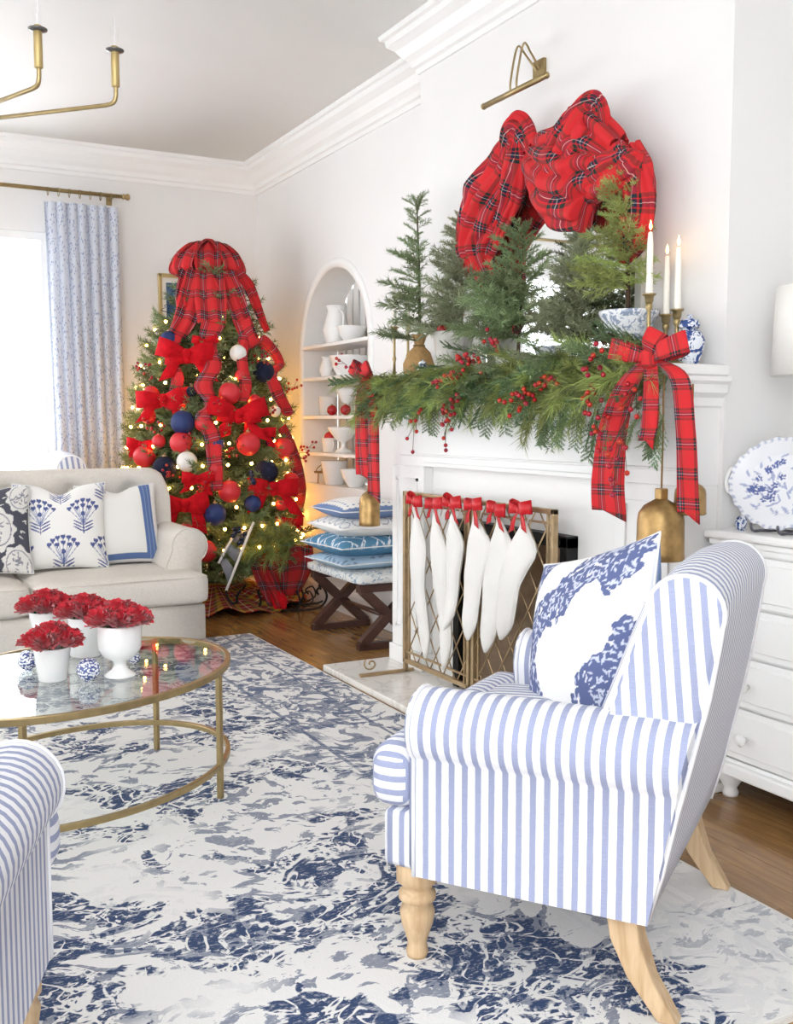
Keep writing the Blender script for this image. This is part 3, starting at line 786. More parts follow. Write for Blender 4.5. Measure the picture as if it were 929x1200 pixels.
def ovring(a, b, w, z0, z1):
    o_ = oval(a, b, 0); i_ = oval(a - w, b - w, 0); n = len(o_)
    V = [(p[0], p[1], z) for z in (z0, z1) for q in (o_, i_) for p in q]; F = []
    for i in range(n):
        k = (i + 1) % n
        F += [(i, k, 2 * n + k, 2 * n + i), (n + k, n + i, 3 * n + i, 3 * n + k), (2 * n + i, 2 * n + k, 3 * n + k, 3 * n + i), (k, i, n + i, n + k)]
    return V, F
add('top_rim', ovring(TA, TB, .016, TZ - .03, TZ - .010), BRASS, ct, smooth=False, bevel=.002)
add('lower_ring', ovring(TA - .004, TB - .004, .016, .09, .107), BRASS, ct, smooth=False, bevel=.002)
for wpx in ((.961, 2.914), (.85, 3.42), (.345, 2.65), (.16, 3.2)):
    d = Vector(wpx) - TC; a = math.atan2(d.y, d.x) - TR
    th = math.atan2(math.sin(a) / TB, math.cos(a) / TA)
    lx, ly = (TA - .008) * math.cos(th), (TB - .008) * math.sin(th)
    add('leg', box(lx - .008, lx + .008, ly - .008, ly + .008, 0, TZ - .03), BRASS, ct, smooth=False, bevel=.002)
TOPZ = TZ - .012 + .012
# pots, roses and porcelain balls
def rose_mesh(seed):
    rs = random.Random(seed); V = []; F = []
    def petal(r, h, a, tilt, w):
        b = len(V); n = 5
        for i in range(n + 1):
            for j in range(4):
                u = (i / n - .5) * w; vv = j / 3
                rad = r * (.35 + .65 * vv ** .8) + .006 * math.sin(u * 9 + a * 3) * vv + tilt * vv * vv
                z = h * vv - tilt * .4 * vv * vv + .004 * math.sin(u * 14 + a) * vv
                V.append((rad * math.cos(a + u), rad * math.sin(a + u), z))
        for i in range(n):
            for j in range(3):
                q = b + i * 4 + j; F.append((q, q + 4, q + 5, q + 1))
    for ringi, (r, h, tilt, cnt, w) in enumerate(((.010, .040, .002, 3, 2.2), (.020, .042, .006, 4, 1.8), (.028, .040, .006, 6, 1.4), (.036, .036, .006, 8, 1.1), (.042, .028, .008, 9, .95))):
        for k in range(cnt): petal(r * rs.uniform(.92, 1.08), h * rs.uniform(.85, 1.1), 2 * PI * (k + .5 * (ringi % 2)) / cnt + rs.uniform(-.15, .15), tilt, w)
    return V, F
ROSE = P('red_rose_petal', '#c9142b', 0.65, var=.15, vscale=60, sheen=.3)
rms = []
for s in range(3): rms.append(mk('petals', *rose_mesh(s), ROSE))
stm = mk('stem', *tube([(0, 0, -.09), (0, 0, .004)], .003, 6), P('flower_stem', '#3d5a2c', .6, var=.1))
def pot(name, label, prof, p, grp=None):
    t_ = thing(name, label, 'flower pot', p, group=grp)
    add('bowl', lathe(prof, 32, False), CHINA, t_); rb = max(r for r, z in prof)
    add('soil', lathe([(1e-5, prof[-1][1]), (prof[-1][0], prof[-1][1])], 24, False), P('potting_moss', '#3a3324', .95, var=.3), t_)
    return t_
def tumbler(r0, r1, h): return [(1e-5, .0), (r0 * .9, 0), (r0, .004), (r1, h - .004), (r1 + .002, h), (r1 - .004, h), (r1 - .008, h - .02)]
def roses(p, n, sp, lab):
    for k in range(n):
        a = 2 * PI * k / max(n - 1, 1) + .4; r = 0 if k == n - 1 else sp
        o = thing('red_rose', lab, 'flower', (p[0] + r * math.cos(a), p[1] + r * math.sin(a), p[2] + (.028 if r == 0 else .010)), random.uniform(0, 6), 'red roses in the white pots')
        o.rotation_euler = (-.45 * math.sin(a) * (r > 0), .45 * math.cos(a) * (r > 0), 0)
        link('petals', rms[k % 3], o); link('stem', stm, o)
GZ = TZ + .0005
def tp(px, py): v = onz(px, py, TZ); return (v.x, v.y, GZ)
p = tp(62, 797); pot('white_tumbler_pot', 'tapered white pot of red roses standing foremost on the glass table', tumbler(.040, .052, .098), p); roses((p[0], p[1], p[2] + .098), 6, .04, 'red rose in the tapered white pot on the glass table')
p = tp(141, 792)
foot = [(1e-5, 0), (.045, 0), (.046, .006), (.024, .02), (.018, .034), (.022, .046), (.05, .062), (.062, .085), (.064, .15), (.062, .154), (.055, .15), (.05, .135)]
pot('white_footed_pot', 'white pedestal footed pot of red roses on the glass table', foot, p); roses((p[0], p[1], p[2] + .152), 7, .048, 'red rose in the pedestal footed white pot')
p = tp(101, 768); pot('white_straight_pot', 'plain white cylinder pot of red roses behind the pedestal pot', tumbler(.05, .054, .125), p); roses((p[0], p[1], p[2] + .125), 7, .046, 'red rose in the plain white cylinder pot')
p = tp(56, 756); pot('white_flared_pot', 'flared white pot of red roses at the sofa side of the glass table', tumbler(.042, .058, .115), p); roses((p[0], p[1], p[2] + .115), 7, .05, 'red rose in the flared white pot')
t = NT('blue_white_porcelain'); o = t.obj(); v = t.n('ShaderNodeTexVoronoi', feature='SMOOTH_F1', i_Scale=170); t.l(o, v.inputs['Vector'])
n_ = t.noise(o, 130, 3, .6, 1.2)
t.color(t.mix(t.ramp(t.math('ADD', v.outputs['Distance'], t.math('MULTIPLY', n_, .4)), [(.60, 0.0), (.66, 1.0)]), hexc('eceef2'), hexc('4a5890'))); t.b.inputs['Coat Weight'].default_value = .5
PORC = t.fin(.2)
for (px, py, r, lab) in ((104, 798, .034, 'blue and white porcelain ball between the white pots on the glass table'), (33, 785, .030, 'blue and white porcelain ball beside the tapered white pot'), (157, 778, .02, 'small blue and white porcelain ball behind the pedestal pot')):
    q = onz(px, py, TZ); b = tag(add('porcelain_ball', ball(r, 28, 18), PORC), lab, 'decorative ball', 'porcelain balls on the table'); b.location = (q.x, q.y, TZ + r)
    add('foot_ring', lathe([(r * .35, -r), (r * .35, -r * .92)], 20, False), PORC, b)

# ------------------------------------------------------------------ dresser
DX, DY1, DY0, DH = 2.315, 2.30, 1.16, .825
dr = thing('white_dresser', 'white painted chest of drawers with round knobs in the alcove', 'dresser', (2.53, 1.73, 0))
def dpart(n, vf, m=TRIM, parent=None, **k): return add(n, mv(vf, -2.53, -1.73, 0), m, parent or dr, **k)
dpart('top', box(DX - .02, 2.75, DY0 - .02, DY1 + .02, DH - .025, DH), smooth=False, bevel=.008)
dpart('top_moulding', box(DX - .008, 2.75, DY0 - .008, DY1 + .008, DH - .045, DH - .025), smooth=False, bevel=.006)
dpart('carcass', box(DX + .012, 2.74, DY0, DY1, .10, DH - .045), smooth=False)
dpart('face_frame', join(box(DX, DX + .012, DY1 - .035, DY1, .10, DH - .045), box(DX, DX + .012, DY0, DY0 + .035, .10, DH - .045), box(DX, DX + .012, DY0, DY1, .10, .135), box(DX, DX + .012, DY0, DY1, DH - .06, DH - .045)), smooth=False)
dpart('base_moulding', join(box(DX - .02, 2.74, DY0 - .012, DY1 + .012, .085, .125)), smooth=False, bevel=.007)
zs = [.137, .30, .455, .605, .762]
for k in range(4):
    ym = (DY0 + DY1) / 2
    for (a, b) in ((DY0 + .038, ym - .004), (ym + .004, DY1 - .038)):
        d = dpart('drawer', join(box(DX - .004, DX + .012, a, b, zs[k] + .004, zs[k + 1] - .004), box(DX - .010, DX - .004, a + .018, b - .018, zs[k] + .024, zs[k + 1] - .022)), smooth=False, bevel=.004)
        kz = (zs[k] + zs[k + 1]) / 2 - .005
        for ky in ([b - .13, a + .13] if k < 3 else [(a + b) / 2]):
            if k == 3: continue
            add('knob', tf(lathe([(.007, 0), (.007, .012), (.016, .02), (.018, .028), (.012, .036), (1e-5, .038)], 16), Matrix.Translation((DX - .008 - 2.53, ky - 1.73, kz)) @ Matrix.Rotation(-PI / 2, 4, 'Y')), TRIM, d)
fprof = [(.022, 0), (.025, .012), (.019, .025), (.03, .045), (.04, .062), (.03, .08), (.036, .088)]
for a in (DX + .045, 2.69):
    for b in (DY0 + .06, DY1 - .06): dpart('foot', mv(lathe(fprof, 20), a, b, 0))

# ------------------------------------------------------------------ X bench
bx0, bx1, by0, by1, bz = 2.215, 2.565, 4.56, 5.20, .335
xb = thing('x_frame_bench', 'dark espresso wood bench with crossed legs and upholstered seat by the niche', 'bench', ((bx0 + bx1) / 2, (by0 + by1) / 2, 0))
def bpart(n, vf, m=DWOOD, **k): return add(n, mv(vf, -(bx0 + bx1) / 2, -(by0 + by1) / 2, 0), m, xb, **k)
for y in (by0 + .03, by1 - .03):
    for a, b in ((bx0 + .02, bx1 - .03), (bx1 - .02, bx0 + .03)):
        d = Vector((b - a, 0, bz - .055)); n_ = Vector((-d.z, 0, d.x)).normalized() * .024
        A = Vector((a, y, .028)); B = Vector((b, y, bz - .03)); off = .0 if a < b else .004
        ring = lambda c: [tuple(c + n_ + Vector((0, -.022 + off, 0))), tuple(c - n_ + Vector((0, -.022 + off, 0))), tuple(c - n_ + Vector((0, .022 + off, 0))), tuple(c + n_ + Vector((0, .022 + off, 0)))]
        bpart('leg', loft([ring(A), ring(B)], True, True), smooth=False, bevel=.003)
    bpart('foot_rail', box(bx0, bx1, y - .022, y + .022, .0, .035), smooth=False, bevel=.004)
    bpart('top_rail', box(bx0, bx1, y - .022, y + .022, bz - .04, bz), smooth=False, bevel=.004)
bpart('stretcher', mv(tube([((bx0 + bx1) / 2, by0 + .03, .16), ((bx0 + bx1) / 2, by1 - .03, .16)], .013, 10)))
t = NT('pale_bird_print'); o = t.obj(); n_ = t.noise(t.mapping(o, (1, 1, 1)), 30, 3, .5, 2)
t.color(t.mix(t.ramp(n_, [(.55, 0.0), (.6, 1.0)]), hexc('dfe0dc'), hexc('8aa0b5'))); BIRD = t.fin(.9)
bpart('seat_pad', mv(rbox(.38, .67, .05, .018, 8, .008), (bx0 + bx1) / 2, (by0 + by1) / 2, bz + .026), BIRD)
def flat_pat(base, ink, kind):
    def f(u, v):
        col = np.tile(np.array(hexc(base)), (len(u), 1))
        if kind == 'trellis':
            a = np.abs(np.mod(u * 3 + .5 * np.sin(v * 9), 1) - .5) < .05; b = np.abs(np.mod(v * 3 + .5 * np.sin(u * 9), 1) - .5) < .05; m = a | b
        elif kind == 'scallop': m = np.abs(np.hypot(np.mod(u * 3, 1) - .5, np.mod(v * 3, 1) - .5) - .38) < .035
        elif kind == 'dots': m = (np.hypot(np.mod(u * 6, 1) - .5, np.mod(v * 6, 1) - .5) < .2) & (np.maximum(np.abs(u), np.abs(v)) > .6) | (np.maximum(np.abs(u), np.abs(v)) > .9)
        else: m = np.sin(u * 16 + 2 * np.sin(v * 11)) * np.sin(v * 15 + 2 * np.sin(u * 9)) > .35
        col[m] = np.array(hexc(ink)); return col
    return f
zst = bz + .052
bc = ((bx0 + bx1) / 2 - .01, (by0 + by1) / 2)
for i, (lab, base, ink, kind, th, back, w) in enumerate((
    ('pale blue flat pillow lowest in the stack on the wooden bench', '#a9c2d6', '#7e93ab', 'blob', .10, '#a9c2d6', .44),
    ('teal blue pillow with white trellis stitching in the bench stack', '#4f84a6', '#e9edf0', 'trellis', .14, '#4f84a6', .46),
    ('white pillow with grey embroidered scallops in the bench stack', '#eceae6', '#8e97a5', 'scallop', .13, '#eceae6', .45),
    ('blue and white dotted pillow topmost on the bench stack', '#ecebe8', '#6b83ad', 'dots', .12, '#6f87b0', .42))):
    o = pillow('stacked_pillow', lab, w, w, th, flat_pat(base, ink, kind), tuple(hexc(back)), n=80, ear=.05)
    o.rotation_euler = (-PI / 2, 0, .0 + random.uniform(-.08, .08)); hh = th * .80
    # lies flat, print upward
    o.location = (bc[0] + .0, bc[1] - w / 2, zst + hh / 2); zst += hh * .88

# ------------------------------------------------------------------ curtain and rod
YC = 6.88
c0 = ony(50, 235, YC); c1 = ony(136, 237, YC); b0 = ony(66, 545, YC); b1 = ony(148, 545, YC)
t = NT('curtain_print'); uvn = t.uv(); v = t.n('ShaderNodeTexVoronoi', feature='F1', i_Scale=52); t.l(t.mapping(uvn, (1, .8, 1)), v.inputs['Vector'])
pat = t.ramp(t.math('ADD', v.outputs['Distance'], t.math('MULTIPLY', t.noise(uvn, 60, 3), .5)), [(.5, 1.0), (.62, 0.0)])
t.color(t.mix(pat, hexc('d6dae4'), hexc('9aa7c4')))
tl = t.n('ShaderNodeBsdfTranslucent'); t.l(t.b.inputs['Base Color'].links[0].from_socket, tl.inputs[0]); mx = t.n('ShaderNodeMixShader'); mx.inputs[0].default_value = .22
t.l(t.b.outputs[0], mx.inputs[1]); t.l(tl.outputs[0], mx.inputs[2]); t.l(mx.outputs[0], t.out.inputs[0]); t.b.inputs['Roughness'].default_value = .95
CURT = t.m
ctn = thing('window_curtain', 'pale blue printed curtain panel hanging from the brass rod', 'curtain', (b0.x, YC, 0))
N = 90; rings = []; uv = []; zt = c0.z
zb_ = .02; sl0 = (b0.x - c0.x) / (b0.z - c0.z); sl1 = (b1.x - c1.x) / (b1.z - c1.z)
for j in range(31):
    t_ = j / 30; z = zt + (zb_ - zt) * t_; ring = []
    xa = c0.x + sl0 * (z - zt); xb_ = c1.x + sl1 * (z - zt)
    for i in range(N + 1):
        u = i / N
        amp = .018 + .008 * t_
        y = YC + amp * math.sin(u * 2 * PI * 7 + .6 * math.sin(t_ * 3)) + .012 * math.sin(u * 23 + t_ * 2)
        ring.append((xa + (xb_ - xa) * u + .008 * math.cos(u * 2 * PI * 7), y, z)); uv.append((u * 1.25, z))
    rings.append(ring)
V, F = loft(rings)
add('drape', ([(p[0] - b0.x, p[1] - YC, p[2]) for p in V], F), CURT, ctn, uv=uv)
tr_ = []
for u0, u1 in ((.86, .94),):
    pass
r0 = ony(-40, 211, YC); r1 = ony(143, 230.5, YC)
rod = thing('curtain_rod', 'slim brass curtain rod mounted above the window', 'curtain rod', (r1.x, YC, r1.z))
add('pole', tube([(-2.9, 0, 0), (0, 0, 0)], .013, 12), BRASS, rod)
add('finial', tf(lathe([(.013, 0), (.018, .004), (.018, .012), (.012, .016), (.020, .03), (.022, .04), (.012, .05), (1e-5, .052)], 16), Matrix.Rotation(PI / 2, 4, 'Y')), BRASS, rod)
for dx in (-.06, -2.6): add('bracket', join(box(dx - .008, dx + .008, .0, YB - YC - .001, -.012, .004), box(dx - .018, dx + .018, YB - YC - .012, YB - YC - .001, -.04, .03)), BRASS, rod, smooth=False)
for k in range(7):
    x = c0.x - r1.x + (c1.x - c0.x) * (k + .5) / 7
    add('ring', tube([(x,   .026 * math.cos(a), -.012 + .026 * math.sin(a)) for a in [2 * PI * q / 16 for q in range(16)]], .0025, 6, closed=True), BRASS, rod)

# ------------------------------------------------------------------ picture on the window wall
fA = ony(185, 320, YB - .02); fBt = ony(190, 412, YB - .02)
fw_, fh_ = .36, fA.z - fBt.z
pc = thing('framed_picture', 'gold framed blue picture on the wall behind the Christmas tree', 'picture', (fA.x + fw_ / 2, YB - .02, fBt.z))
for a in (box(-fw_ / 2, fw_ / 2, -.012, .018, fh_ - .025, fh_), box(-fw_ / 2, fw_ / 2, -.012, .018, 0, .025), box(-fw_ / 2, -fw_ / 2 + .025, -.012, .018, 0, fh_), box(fw_ / 2 - .025, fw_ / 2, -.012, .018, 0, fh_)):
    add('frame_rail', a, P('gilt_frame', '#c9b27e', .4, .5, var=.1), pc, smooth=False, bevel=.004)
add('mat_board', box(-fw_ / 2 + .02, fw_ / 2 - .02, .004, .01, .02, fh_ - .02), P('mat_white', '#eceae4', .8, var=.01), pc, smooth=False)
t = NT('blue_botanical'); o = t.obj(); n_ = t.noise(o, 14, 5, .6, .8)
t.color(t.ramp(n_, [(.40, hexc('5c7fa6')), (.52, hexc('34547f')), (.6, hexc('27456e'))])); BP = t.fin(.5)
add('print', box(-fw_ / 2 + .055, fw_ / 2 - .055, -.001, .004, .06, fh_ - .06), BP, pc, smooth=False)
# ------------------------------------------------------------------ fireplace screen and stockings
XS = 2.165
sy = [onx(q, 700, XS).y for q in (474, 553, 650)]   # posts
ST, SB = onx(560, 586, XS).z, .075
sc = thing('fireplace_screen', 'pale gold folding fireplace screen with diamond lattice on the hearth', 'fireplace screen', (XS, sy[1], .03))
def scp(n, vf, m=GOLD, parent=None, **k): return add(n, mv(vf, -XS, -sy[1], -.03), m, parent or sc, **k)
for (a, b) in ((sy[1] + .008, sy[0]), (sy[2], sy[1] - .008)):
    panel = scp('panel_frame', join(box(XS - .011, XS + .011, a, a + .018, SB, ST), box(XS - .011, XS + .011, b - .018, b, SB, ST), box(XS - .011, XS + .011, a, b, ST - .018, ST), box(XS - .011, XS + .011, a, b, SB, SB + .018),
        box(XS - .006, XS + .006, a + .04, a + .048, SB, ST), box(XS - .006, XS + .006, b - .048, b - .04, SB, ST), box(XS - .006, XS + .006, a, b, ST - .055, ST - .047), box(XS - .006, XS + .006, a, b, SB + .047, SB + .055)), smooth=False, bevel=.002)
    w = b - a; n = max(3, round(w / .115)); st = w / n; rows = round((ST - SB) / (st * 1.35)); hh = (ST - SB) / rows
    for i in range(-rows, n + rows):
        for sgn in (1, -1):
            y0, z0, y1, z1 = a + i * st, SB, a + i * st + sgn * rows * st, ST
            # clip to the panel
            pts = []
            for k in range(101):
                t_ = k / 100; yy = y0 + (y1 - y0) * t_
                if a + .01 <= yy <= b - .01: pts.append((yy, z0 + (z1 - z0) * t_))
            if len(pts) > 4 and (i % 1 == 0): scp('lattice_bar', tube([(XS + .002 * sgn, *pts[0]), (XS + .002 * sgn, *pts[-1])], .0032, 6))
for y in (sy[0] - .01, sy[2] + .01):
    scp('foot', join(box(XS - .23, XS + .04, y - .009, y + .009, .03, .045), box(XS - .01, XS + .01, y - .009, y + .009, .03, SB + .01)), smooth=False, bevel=.003)
    sp_ = [(XS - .03 - .20 * t_, y, .05 + .085 * math.sin(PI * min(1, t_ * 1.0)) * (1 - .25 * t_)) for t_ in [i / 12 for i in range(13)]]
    cl = [(XS - .175 + .035 * (1 - k / 14) * math.cos(k * .62 + 2.4), y, .085 + .032 * (1 - k / 14) * math.sin(k * .62 + 2.4)) for k in range(13)]
    scp('scroll', tube(cr(cl, 3), .004, 6))
def bow_small(par, at, n, s=.05, mat=RED, tails=True, seed=0):
    """small two-looped bow; at = local point, n = facing direction"""
    rs = random.Random(seed); n = Vector(n).normalized(); up = Vector((0, 0, 1)); sd_ = up.cross(n).normalized(); at = Vector(at)
    for sg in (-1, 1):
        dirv = (sd_ * sg + up * rs.uniform(-.1, .35)).normalized()
        w = n.cross(dirv).normalized()
        L = s * rs.uniform(.9, 1.15)
        V, F, uv = strip([at, at + dirv * L * .55 + n * L * .35, at + dirv * L, at + dirv * L * .55 - n * L * .15, at], w, [s * .25, s * .62, s * .7, s * .62, s * .25], 4)
        add('bow_loop', (V, F), mat, par, uv=uv, solid=.0015)
        if tails:
            V, F, uv = strip([at, at + sd_ * sg * s * .45 - up * s * .35 + n * s * .15, at + sd_ * sg * s * rs.uniform(.55, .95) - up * s * rs.uniform(.8, 1.15) + n * s * .12], n.cross(up) * 1.0 + up * .3 * sg, [s * .3, s * .5, s * .6], 4)
            add('bow_tail', (V, F), mat, par, uv=uv, solid=.0015)
    add('bow_knot', tf(ball(s * .2, 10, 8), Matrix.Translation(at + n * s * .06)), mat, par)
stk = [((489, 590), (503, 775), 34, -.2), ((513, 592), (532, 790), 33, .5), ((533, 594), (530, 742), 32, -.35), ((559, 594), (556, 752), 44, -.15), ((584, 597), (578, 768), 44, -.2), ((614, 600), (592, 752), 46, -.5)]
snum = ('at the post by the bench', 'second from the bench', 'third from the bench', 'third from the armchair', 'second from the armchair', 'nearest the armchair')
STOCK = P('cream_stocking_knit', '#e6e3de', .95, var=.02, bump=.35, bscale=420, bdist=.003)
for i, ((ax, ay), (bx_, by_), wpx, lean) in enumerate(stk):
    A = onx(ax, ay, XS - .035); B = onx(bx_, by_, XS - .045); Ln = A.z - B.z - .03
    t_ = thing('christmas_stocking', 'cream stocking with red bow on the gold screen, %s' % snum[i], 'stocking', (XS - .04 - .004 * (i % 2), A.y, A.z), 0, 'cream stockings on the fireplace screen')
    mpp = .0036; w = wpx * mpp * .5
    dyt = B.y - A.y
    path = []; rad = []
    for k in range(19):
        s = k / 18
        yy = dyt * s * .8 + .02 * math.sin(s * PI)
        if s > .62: yy += -.055 * math.sin((s - .62) / .38 * PI / 2) * (1 if dyt > 0 else -1) * .0
        z = -.03 - Ln * s
        prof_ = float(np.interp(s, [0, .06, .2, .26, .34, .55, .7, .82, .92, 1], [.10, .32, .98, 1.08, .98, .74, .66, .66, .5, .10]))
        yy -= .42 * w * float(np.interp(s, [0, .2, .26, .5], [0, 1, 1, 0])); path.append(Vector((-.01 * math.sin(s * 5 + i), yy, z)))
        rad.append(w * prof_)
    # foot sweeps sideways toward the toe
    for k in range(11, 19):
        q = (k - 10) / 8; path[k].y += .06 * q * q * (1 if i % 3 else .6)
    V = []; F = []; n = 20
    for k, (p, r) in enumerate(zip(path, rad)):
        sl = 0.0  # slanted mouth
        for a_ in range(n):
            an = 2 * PI * a_ / n
            V.append((p.x + .024 * min(1, r / w + .15) * math.sin(an), p.y + r * math.cos(an), p.z - sl * math.cos(an) * (-1)))
    for k in range(18):
        for a_ in range(n): F.append((k * n + a_, k * n + (a_ + 1) % n, (k + 1) * n + (a_ + 1) % n, (k + 1) * n + a_))
    F.append(tuple(range(18 * n, 19 * n)))
    add('sock', (V, F), STOCK, t_)
    add('seam', tube([(p.x - .001, p.y - r * 1.0, p.z) for k, (p, r) in enumerate(zip(path[:17], rad[:17]))], .0025, 6), STOCK, t_)
    add('hanging_loop', tube([(0, .006, -.045), (.012, .004, -.005), (.02, 0, .012), (.03, -.004, -.005), (.018, -.006, -.045)], .003, 6), STOCK, t_)
    bow_small(t_, (-.004, 0, .006), (-1, .15, 0), .072, RED, True, i)

# ------------------------------------------------------------------ mirror and tartan drape
mir = thing('arched_mirror', 'arched mirror with slim pale frame leaning on the mantel under the tartan drape', 'mirror', (2.35, 3.17, SH))
hw, hs = .50, .45
arch = [(-hw, 0)] + [(-hw * math.cos(PI * i / 28), hs + hw * .92 * math.sin(PI * i / 28)) for i in range(29)] + [(hw, 0)]
MIRR = P('mirror_glass', '#f4f6f7', .02, 1.0)
add('mirror_glass', prism([(a * .96, .012 + b * .965) for a, b in arch], -.004, .0, 'x'), MIRR, mir, smooth=False)
fr = [[(-.014, a * s_, b * s2 + off) if d else (.012, a * s_, b * s2 + off) for s_, s2, off, d in ((1, 1, 0, 0), (1, 1, 0, 1), (.94, .955, .014, 1), (.94, .955, .014, 0))] for a, b in arch]
add('mirror_frame', loft(fr + [fr[0]], closed=True), P('pale_silver_frame', '#d8d6cf', .35, .4, var=.05), mir, smooth=False)
dz = thing('tartan_drape', 'red tartan blanket scarf swagged in puffed folds over the arched mirror', 'scarf', (2.30, 3.2, 2.1))
def DR(name, pts, widths, fold, nf, X=2.29, side=None, k=7, mat=TART, bulge=None):
    P_ = []
    for i, q in enumerate(pts):
        XX = X - (bulge[i] if bulge else 0)
        P_.append(onx(q[0], q[1], XX))
    sides = []
    for i in range(len(P_)):
        tg = (P_[min(i + 1, len(P_) - 1)] - P_[max(i - 1, 0)]).normalized()
        s_ = tg.cross(Vector((1, 0, 0))).normalized(); sides.append(s_)
    # puffed tube-like cloth: closed section, flattened, with lengthwise pleats
    Q = cr(P_, k * 2); m = len(Q); V = []; F = []; uv = []; n = 84; acc = 0
    def lp(L, t_): f = t_ * (len(L) - 1); i = min(int(f), len(L) - 2); return L[i] + (L[i + 1] - L[i]) * (f - i)
    for i in range(m):
        t_ = i / (m - 1); s_ = lp(sides, t_).normalized(); w = lp(widths, t_) * .0033 / 2
        if i: acc += (Q[i] - Q[i - 1]).length
        ph = 1.7 * math.sin(t_ * 5 + nf)
        for c in range(n + 1):
            an = 2 * PI * c / n
            nz = noise.noise(Vector((math.cos(an) * 1.2, math.sin(an) * 1.2, t_ * 2.2 + nf))); cre = abs(math.sin(an * nf * .9 + ph + 2.2 * nz)) ** .55; rr = .72 + 2.4 * fold * cre + 1.6 * fold * noise.noise(Vector((math.cos(an) * 2.3, math.sin(an) * 2.3, t_ * 6 + 7))) - .9 * fold * (1 - abs(math.sin(t_ * 9 + an * 2.1 + 2 * nz)) ** .4)
            p = Q[i] + s_ * (w * math.cos(an) * (1 + .25 * (rr - 1))) + Vector((-1, 0, 0)) * (min(w * .55, .075) * math.sin(an) * rr * (1 if math.sin(an) > 0 else .5))
            V.append(p - Vector((2.30, 3.2, 2.1))); uv.append((an / (2 * PI) * max(widths) * .0033 * 2.6, acc * 1.1))
    for i in range(m - 1):
        for c in range(n):
            a = i * (n + 1) + c; F.append((a, a + 1, a + n + 2, a + n + 1))
    F.append(tuple(range(n))); F.append(tuple(range((m - 1) * (n + 1) + n - 1, (m - 1) * (n + 1) - 1, -1)))
    return add(name, (V, F), mat, dz, uv=uv)
DR('left_swag', [(604, 172), (592, 200), (572, 232), (562, 265), (558, 300), (572, 335)], [44, 66, 74, 66, 56, 30], .25, 6, 2.31, bulge=[.03, .03, .05, .05, .04, .03])
DR('left_inner_fold', [(607, 160), (608, 190), (600, 225), (586, 262), (572, 300)], [20, 40, 44, 34, 18], .27, 5, 2.30, bulge=[.05, .05, .03, .02, .02])
DR('top_puff', [(592, 186), (598, 160), (606, 150), (616, 158), (622, 176)], [24, 34, 36, 34, 26], .21, 5, 2.30, bulge=[.05, .06, .06, .05, .05])
DR('centre_swag', [(625, 178), (640, 192), (660, 205), (678, 200), (698, 185), (722, 195)], [36, 74, 104, 128, 90, 58], .24, 6, 2.30, bulge=[.03, .05, .07, .07, .05, .04])
DR('peak_fold', [(640, 205), (668, 172), (688, 140), (700, 128), (706, 150), (704, 175)], [44, 60, 52, 26, 26, 22], .25, 5, 2.30, bulge=[.07, .09, .08, .06, .05, .05])
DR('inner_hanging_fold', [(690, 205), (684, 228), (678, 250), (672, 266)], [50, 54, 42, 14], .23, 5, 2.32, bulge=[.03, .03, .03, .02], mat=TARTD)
DR('right_puff', [(690, 212), (712, 204), (738, 188), (748, 176)], [36, 50, 44, 24], .24, 5, 2.30, bulge=[.07, .07, .06, .04])
DR('right_swag', [(738, 178), (748, 205), (750, 240), (744, 275), (728, 302)], [30, 38, 40, 44, 22], .25, 5, 2.31, bulge=[.03, .04, .04, .04, .03])

